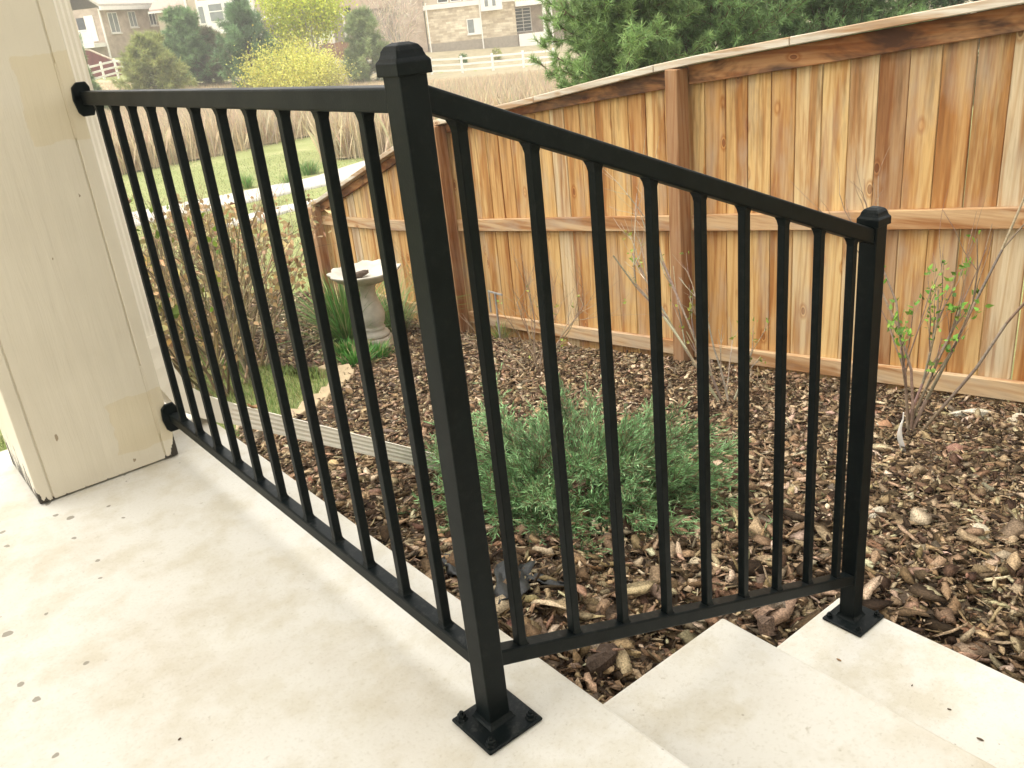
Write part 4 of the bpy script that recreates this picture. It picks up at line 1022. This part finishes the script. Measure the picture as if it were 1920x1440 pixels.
def gable(fr, a0, a1, b0, b1, c, rise, ov=.5, along='a'):
    mb = MB()
    if along == 'a':
        m_ = (b0 + b1) / 2; rings = [[fr.P(a, b0 - ov, c), fr.P(a, m_, c + rise), fr.P(a, b1 + ov, c), fr.P(a, b1 + ov, c - .2), fr.P(a, m_, c + rise - .25), fr.P(a, b0 - ov, c - .2)] for a in (a0 - ov, a1 + ov)]
    else:
        m_ = (a0 + a1) / 2; rings = [[fr.P(a0 - ov, b, c), fr.P(m_, b, c + rise), fr.P(a1 + ov, b, c), fr.P(a1 + ov, b, c - .2), fr.P(m_, b, c + rise - .25), fr.P(a0 - ov, b, c - .2)] for b in (b0 - ov, b1 + ov)]
    return mb.prism(rings)

# brick house on the left (its corner towards the camera)
K = at(206, 104, 76); ez = at(182, 14, 76)[2] - K[2]
frL = Frame(K, FH * 10 + RH * 2.6)          # a: along the receding side wall, b: leftwards
hL = empty('brick_house', tuple(K), 'brick house with white balcony at upper left beside the column', 'house')
o = frL.box(0, 11, 0, 8, -1.5, ez).build('wall', BRICK, hL); uvbox(o, frL)
gable(frL, 0, 11, 0, 8, ez + .2, 3.2, .55, 'a').build('roof', SHING, hL)
frL.box(-.57, 11.5, -.68, -.52, ez - .25, ez + .02).build('gutter', WHITEP, hL)
frL.box(-.1, 0.02, -.12, -.02, -.9, ez - .1).build('drain_pipe', WHITEP, hL)
frL.box(-.1, 1.3, -.14, -.04, -1.0, -.9).build('drain_pipe', WHITEP, hL)
for a0, a1, c0, c1, g in ((1.0, 2.1, ez - 1.85, ez - .45, GLASSL), (3.7, 4.6, ez - 1.5, ez - .42, GLASSL), (6.6, 7.4, ez - 1.45, ez - .42, GLASSD)): window(frL, hL, a0, a1, 0, c0, c1, g)
# front face: door and balcony (b runs left, outside is a<0)
fr2 = Frame(K, frL.b); fr2.b = -frL.a * -1.0
def front(a0, a1, out0, out1, c0, c1, name, mat, par=hL): return frL.box(-out1, -out0, a0, a1, c0, c1).build(name, mat, par)
front(1.5, 2.15, .0, .04, ez - 2.5, ez - .6, 'door', GLASSD); front(.6, 1.4, .01, .09, ez - 2.4, ez - .5, 'shutter_panel', WHITEP)
bal = front(.05, 3.8, .02, 1.5, ez - 2.85, ez - 2.55, 'balcony', WHITEP)
front(.05, 3.8, 1.45, 1.5, ez - 1.62, ez - 1.52, 'handrail', WHITEP, bal)
front(.05, 1.0, 1.46, 1.49, ez - 2.54, ez - 1.63, 'solid_panel', WHITEP, bal)
for i in range(14): front(1.08 + i * .19, 1.14 + i * .19, 1.455, 1.495, ez - 2.54, ez - 1.63, 'baluster', WHITEP, bal)
front(1.15, 1.4, 1.2, 1.45, -1.5, ez - 2.86, 'balcony_post', WHITEP, bal)
# maroon wall
m0 = at(140, 94, 69); m1 = at(224, 119, 69); g0 = gpt(140, 69)[2] - .3; g1 = gpt(224, 69)[2] - .3
mw = empty('maroon_wall', tuple(m0), 'dark maroon wall with sloping top below the brick house balcony', 'wall')
v_ = (m1 - m0); n2 = np.array([-v_[1], v_[0], 0]); n2 /= np.linalg.norm(n2)
mid = m0 + v_ * .35 + [0, 0, .28]
for a, b_ in ((m0, mid), (mid, m1)):
    A, B = a - m0, b_ - m0
    MB().hexa([A * [1, 1, 0] + [0, 0, g0 - m0[2] - .5], B * [1, 1, 0] + [0, 0, g1 - m0[2] - .5], B * [1, 1, 0] + n2 * .2 + [0, 0, g1 - m0[2] - .5], A * [1, 1, 0] + n2 * .2 + [0, 0, g0 - m0[2] - .5], A, B, B + n2 * .2, A + n2 * .2]).build('wall_section', MAROON, mw)
    MB().hexa([A - n2 * .04, B - n2 * .04, B + n2 * .24, A + n2 * .24, A - n2 * .04 + [0, 0, .08], B - n2 * .04 + [0, 0, .08], B + n2 * .24 + [0, 0, .08], A + n2 * .24 + [0, 0, .08]]).build('coping', CEDAR_CAP, mw)

# beige house in the middle
def hsc(d): return d * .925 / FPX, d * .855 / FPX          # metres per photo pixel across and up at distance d
K = at(373, 112, 76); sh, sv = hsc(76)
frM = Frame(K, RH * 1.0)
hM = empty('beige_house', tuple(K), 'beige sided house with white bay window behind the conifers', 'house')
H = 104 * sv
frM.box(0, 7.4, 0, 9, -1.5, H + 1.4).build('wall', SIDING, hM)
gable(frM, 0, 7.4, 0, 9, H + 1.6, 2.4, .4, 'b').build('roof', SHING, hM)
frM.box(-3.0, -.02, 1.6, 9, -1.5, 97 * sv).build('side_wing', SIDING, hM)
gable(frM, -3.0, -.45, 1.6, 9, 97 * sv + .2, 1.7, .4, 'a').build('roof', SHINGR, hM)
frM.box(-3.45, -.1, 1.0, 1.12, 95 * sv, 99 * sv).build('gutter', WHITEP, hM)
for a in (-.12, .74): frM.box(a, a + .14, -.14, .02, -.6, H + 1.2).build('corner_trim', WHITEP, hM)
bay = frM.box(.9, 5.3, -.8, .0, 44 * sv, H + .1).build('bay_window', WHITEP, hM)
for a0, a1 in ((1.85, 2.85), (3.1, 4.0), (4.25, 5.0)):
    frM.box(a0, a1, -.83, -.805, 68 * sv, 98 * sv).build('pane', GLASSL, bay); frM.box(a0, a1, -.85, -.832, 84 * sv, 84 * sv + .08).build('mullion', WHITEP, bay)
frM.box(1.05, 1.4, -.82, -.805, 66 * sv, 96 * sv).build('pane', GLASSL, bay)
frM.box(5.5, 7.3, -1.6, -.02, 60 * sv, 66 * sv).build('deck', WHITEP, hM)
for a in (5.6, 7.0): frM.box(a, a + .2, -1.6, -1.4, -1, 60 * sv - .01).build('deck_post', WHITEP, hM)

# brown house between the trees
K = at(628, 104, 80); sh, sv = hsc(80)
frB = Frame(K, RH * 1.0)
hB = empty('brown_house', tuple(K), 'tan and brown house with black satellite dish between yellow and pinkish trees', 'house')
frB.box(0, 6.2, 0, 8, -1.5, 79 * sv - .01).build('lower_wall', FOUND, hB); frB.box(0, 6.2, -.15, 8, 79 * sv, 130 * sv).build('upper_wall', simple('tan_siding', (.58, .45, .34), .75, 2, .08), hB)
gable(frB, 0, 6.2, 0, 8, 132 * sv, 2.4, .4, 'b').build('roof', SHINGR, hB)
frB.box(.05, .25, -.32, -.17, -1, 125 * sv).build('drain_pipe', WHITEP, hB)
frB.box(1.15, 1.33, -.35, -.2, 26 * sv, 80 * sv).build('utility_pole', WHITEP, hB); frB.box(1.07, 1.42, -.45, -.36, 70 * sv, 81 * sv).build('meter_box', WHITEP, hB)
mb = MB(); mb.prism([[frB.P(1.72 + r * math.cos(a), -.30 + dp, 82 * sv + r * math.sin(a)) for a in [2 * math.pi * j / 16 for j in range(16)]] for r, dp in ((.27, -.12), (.24, -.04), (.1, .0), (.06, .12))]); mb.build('satellite_dish', simple('black_dish', (.03, .03, .03), .5), hB)
bf = empty('wood_fence', tuple(gpt(660, 73)), 'short brown board fence below the house with the satellite dish', 'fence'); frF = Frame(bf.location, RH)
for i in range(16): frF.box(-2.4 + i * .3, -2.12 + i * .3, 0, .04, 0, 1.35 + .03 * (i % 3)).build('plank', BROWNW, bf)

# stone house on the right
K = at(806, 98, 75); sh, sv = hsc(75)
frR = Frame(K, RH * 1.0 + FH * .02)
hR = empty('stone_house', tuple(K), 'pale stone faced house with white deck above the fence corner', 'house')
Wd = 168 * sh
o = frR.box(0, Wd, 0, 8, 15 * sv, 79 * sv).build('wall', STONEW, hR); uvbox(o, frR)
frR.box(-.02, Wd + .02, -.05, 8, -2, 15 * sv - .002).build('foundation', FOUND, hR)
frR.box(-.1, Wd + .02, -.14, 8, 79 * sv + .003, 88 * sv).build('band_board', WHITEP, hR)
frR.box(0, Wd, 0.02, 8, 88 * sv + .003, 170 * sv).build('upper_wall', SIDING, hR)
gable(frR, 0, Wd + 4, 0, 8, 172 * sv, 2.8, .5, 'a').build('roof', SHING, hR)
for a0, a1 in ((27, 44), (51, 68), (75, 91)): window(frR, hR, a0 * sh, a1 * sh, 0, 91 * sv, 122 * sv, GLASSD, 0, False)
window(frR, hR, 77 * sh, 101 * sh, 0, 28 * sv, 53 * sv, GLASSL, 1)
frR.box(89 * sh, 101 * sh, -.06, -.046, 28 * sv, 53 * sv).build('blind', WHITEP, hR)
frR.box(104 * sh, 144 * sh, -.75, -.16, 66 * sv, 92 * sv).build('bump_out', WHITEP, hR)
frR.box(112 * sh, 118 * sh, -.77, -.752, 74 * sv, 88 * sv).build('pane', GLASSL, hR); frR.box(126 * sh, 132 * sh, -.77, -.752, 74 * sv, 88 * sv).build('pane', GLASSL, hR)
for a in (2, 101):
    frR.box(a * sh, a * sh + .1, -.26, -.15, -.4, 92 * sv).build('drain_pipe', WHITEP, hR)
frR.box(101 * sh, 101 * sh + .9, -.27, -.16, -.5, -.41).build('drain_pipe', WHITEP, hR)
o = frR.box(-2.2, -.12, 1.0, 3.6, -1, 170 * sv).build('rear_wing', BRICK, hR); uvbox(o, frR)
# deck bay at its right
o = frR.box(Wd + .03, Wd + 4.6, 2.4, 8, -1, 76 * sv - .01).build('recess_wall', BRICK, hR); uvbox(o, frR)
dk = frR.box(Wd + .03, Wd + 3.0, -.6, 2.39, 68 * sv, 77 * sv).build('deck', WHITEP, hR)
frR.box(Wd + .05, Wd + 3.0, -.6, -.5, 98 * sv, 102 * sv).build('handrail', WHITEP, dk)
for i in range(22): frR.box(Wd + .1 + i * .13, Wd + .14 + i * .13, -.57, -.53, 77 * sv + .002, 98 * sv - .002).build('baluster', WHITEP, dk)
for a in (Wd + 2.1, Wd + 2.6): frR.box(a, a + .24, -.5, -.2, -.4, 68 * sv - .01).build('deck_post', WHITEP, dk)
d_ = window(frR, hR, Wd + .12, Wd + 1.35, 2.4, 20 * sv, 64 * sv, GLASSD, 1, False)
for c in range(6):
    frR.box(Wd + .13, Wd + 1.34, 2.37, 2.378, (26 + c * 6.5) * sv, (26 + c * 6.5) * sv + .05).build('muntin', WHITEP, d_)
frR.box(Wd + .1, Wd + 2.3, -.4, -.2, -.6, 16 * sv).build('low_wall', WHITEP, hR)

# ------------------------------------------------------------------ air
hz = MB().box(-170, 270, -130, 310, -9, 34).build('haze', bpy.data.materials.new('haze_air')); hz['kind'] = 'stuff'
hm = hz.data.materials[0]; hm.use_nodes = True; hn = hm.node_tree; hn.nodes.clear()
pv = hn.nodes.new('ShaderNodeVolumePrincipled'); pv.inputs['Color'].default_value = (1, .98, .93, 1); pv.inputs['Density'].default_value = .0022
ho = hn.nodes.new('ShaderNodeOutputMaterial'); hn.links.new(pv.outputs[0], ho.inputs['Volume'])
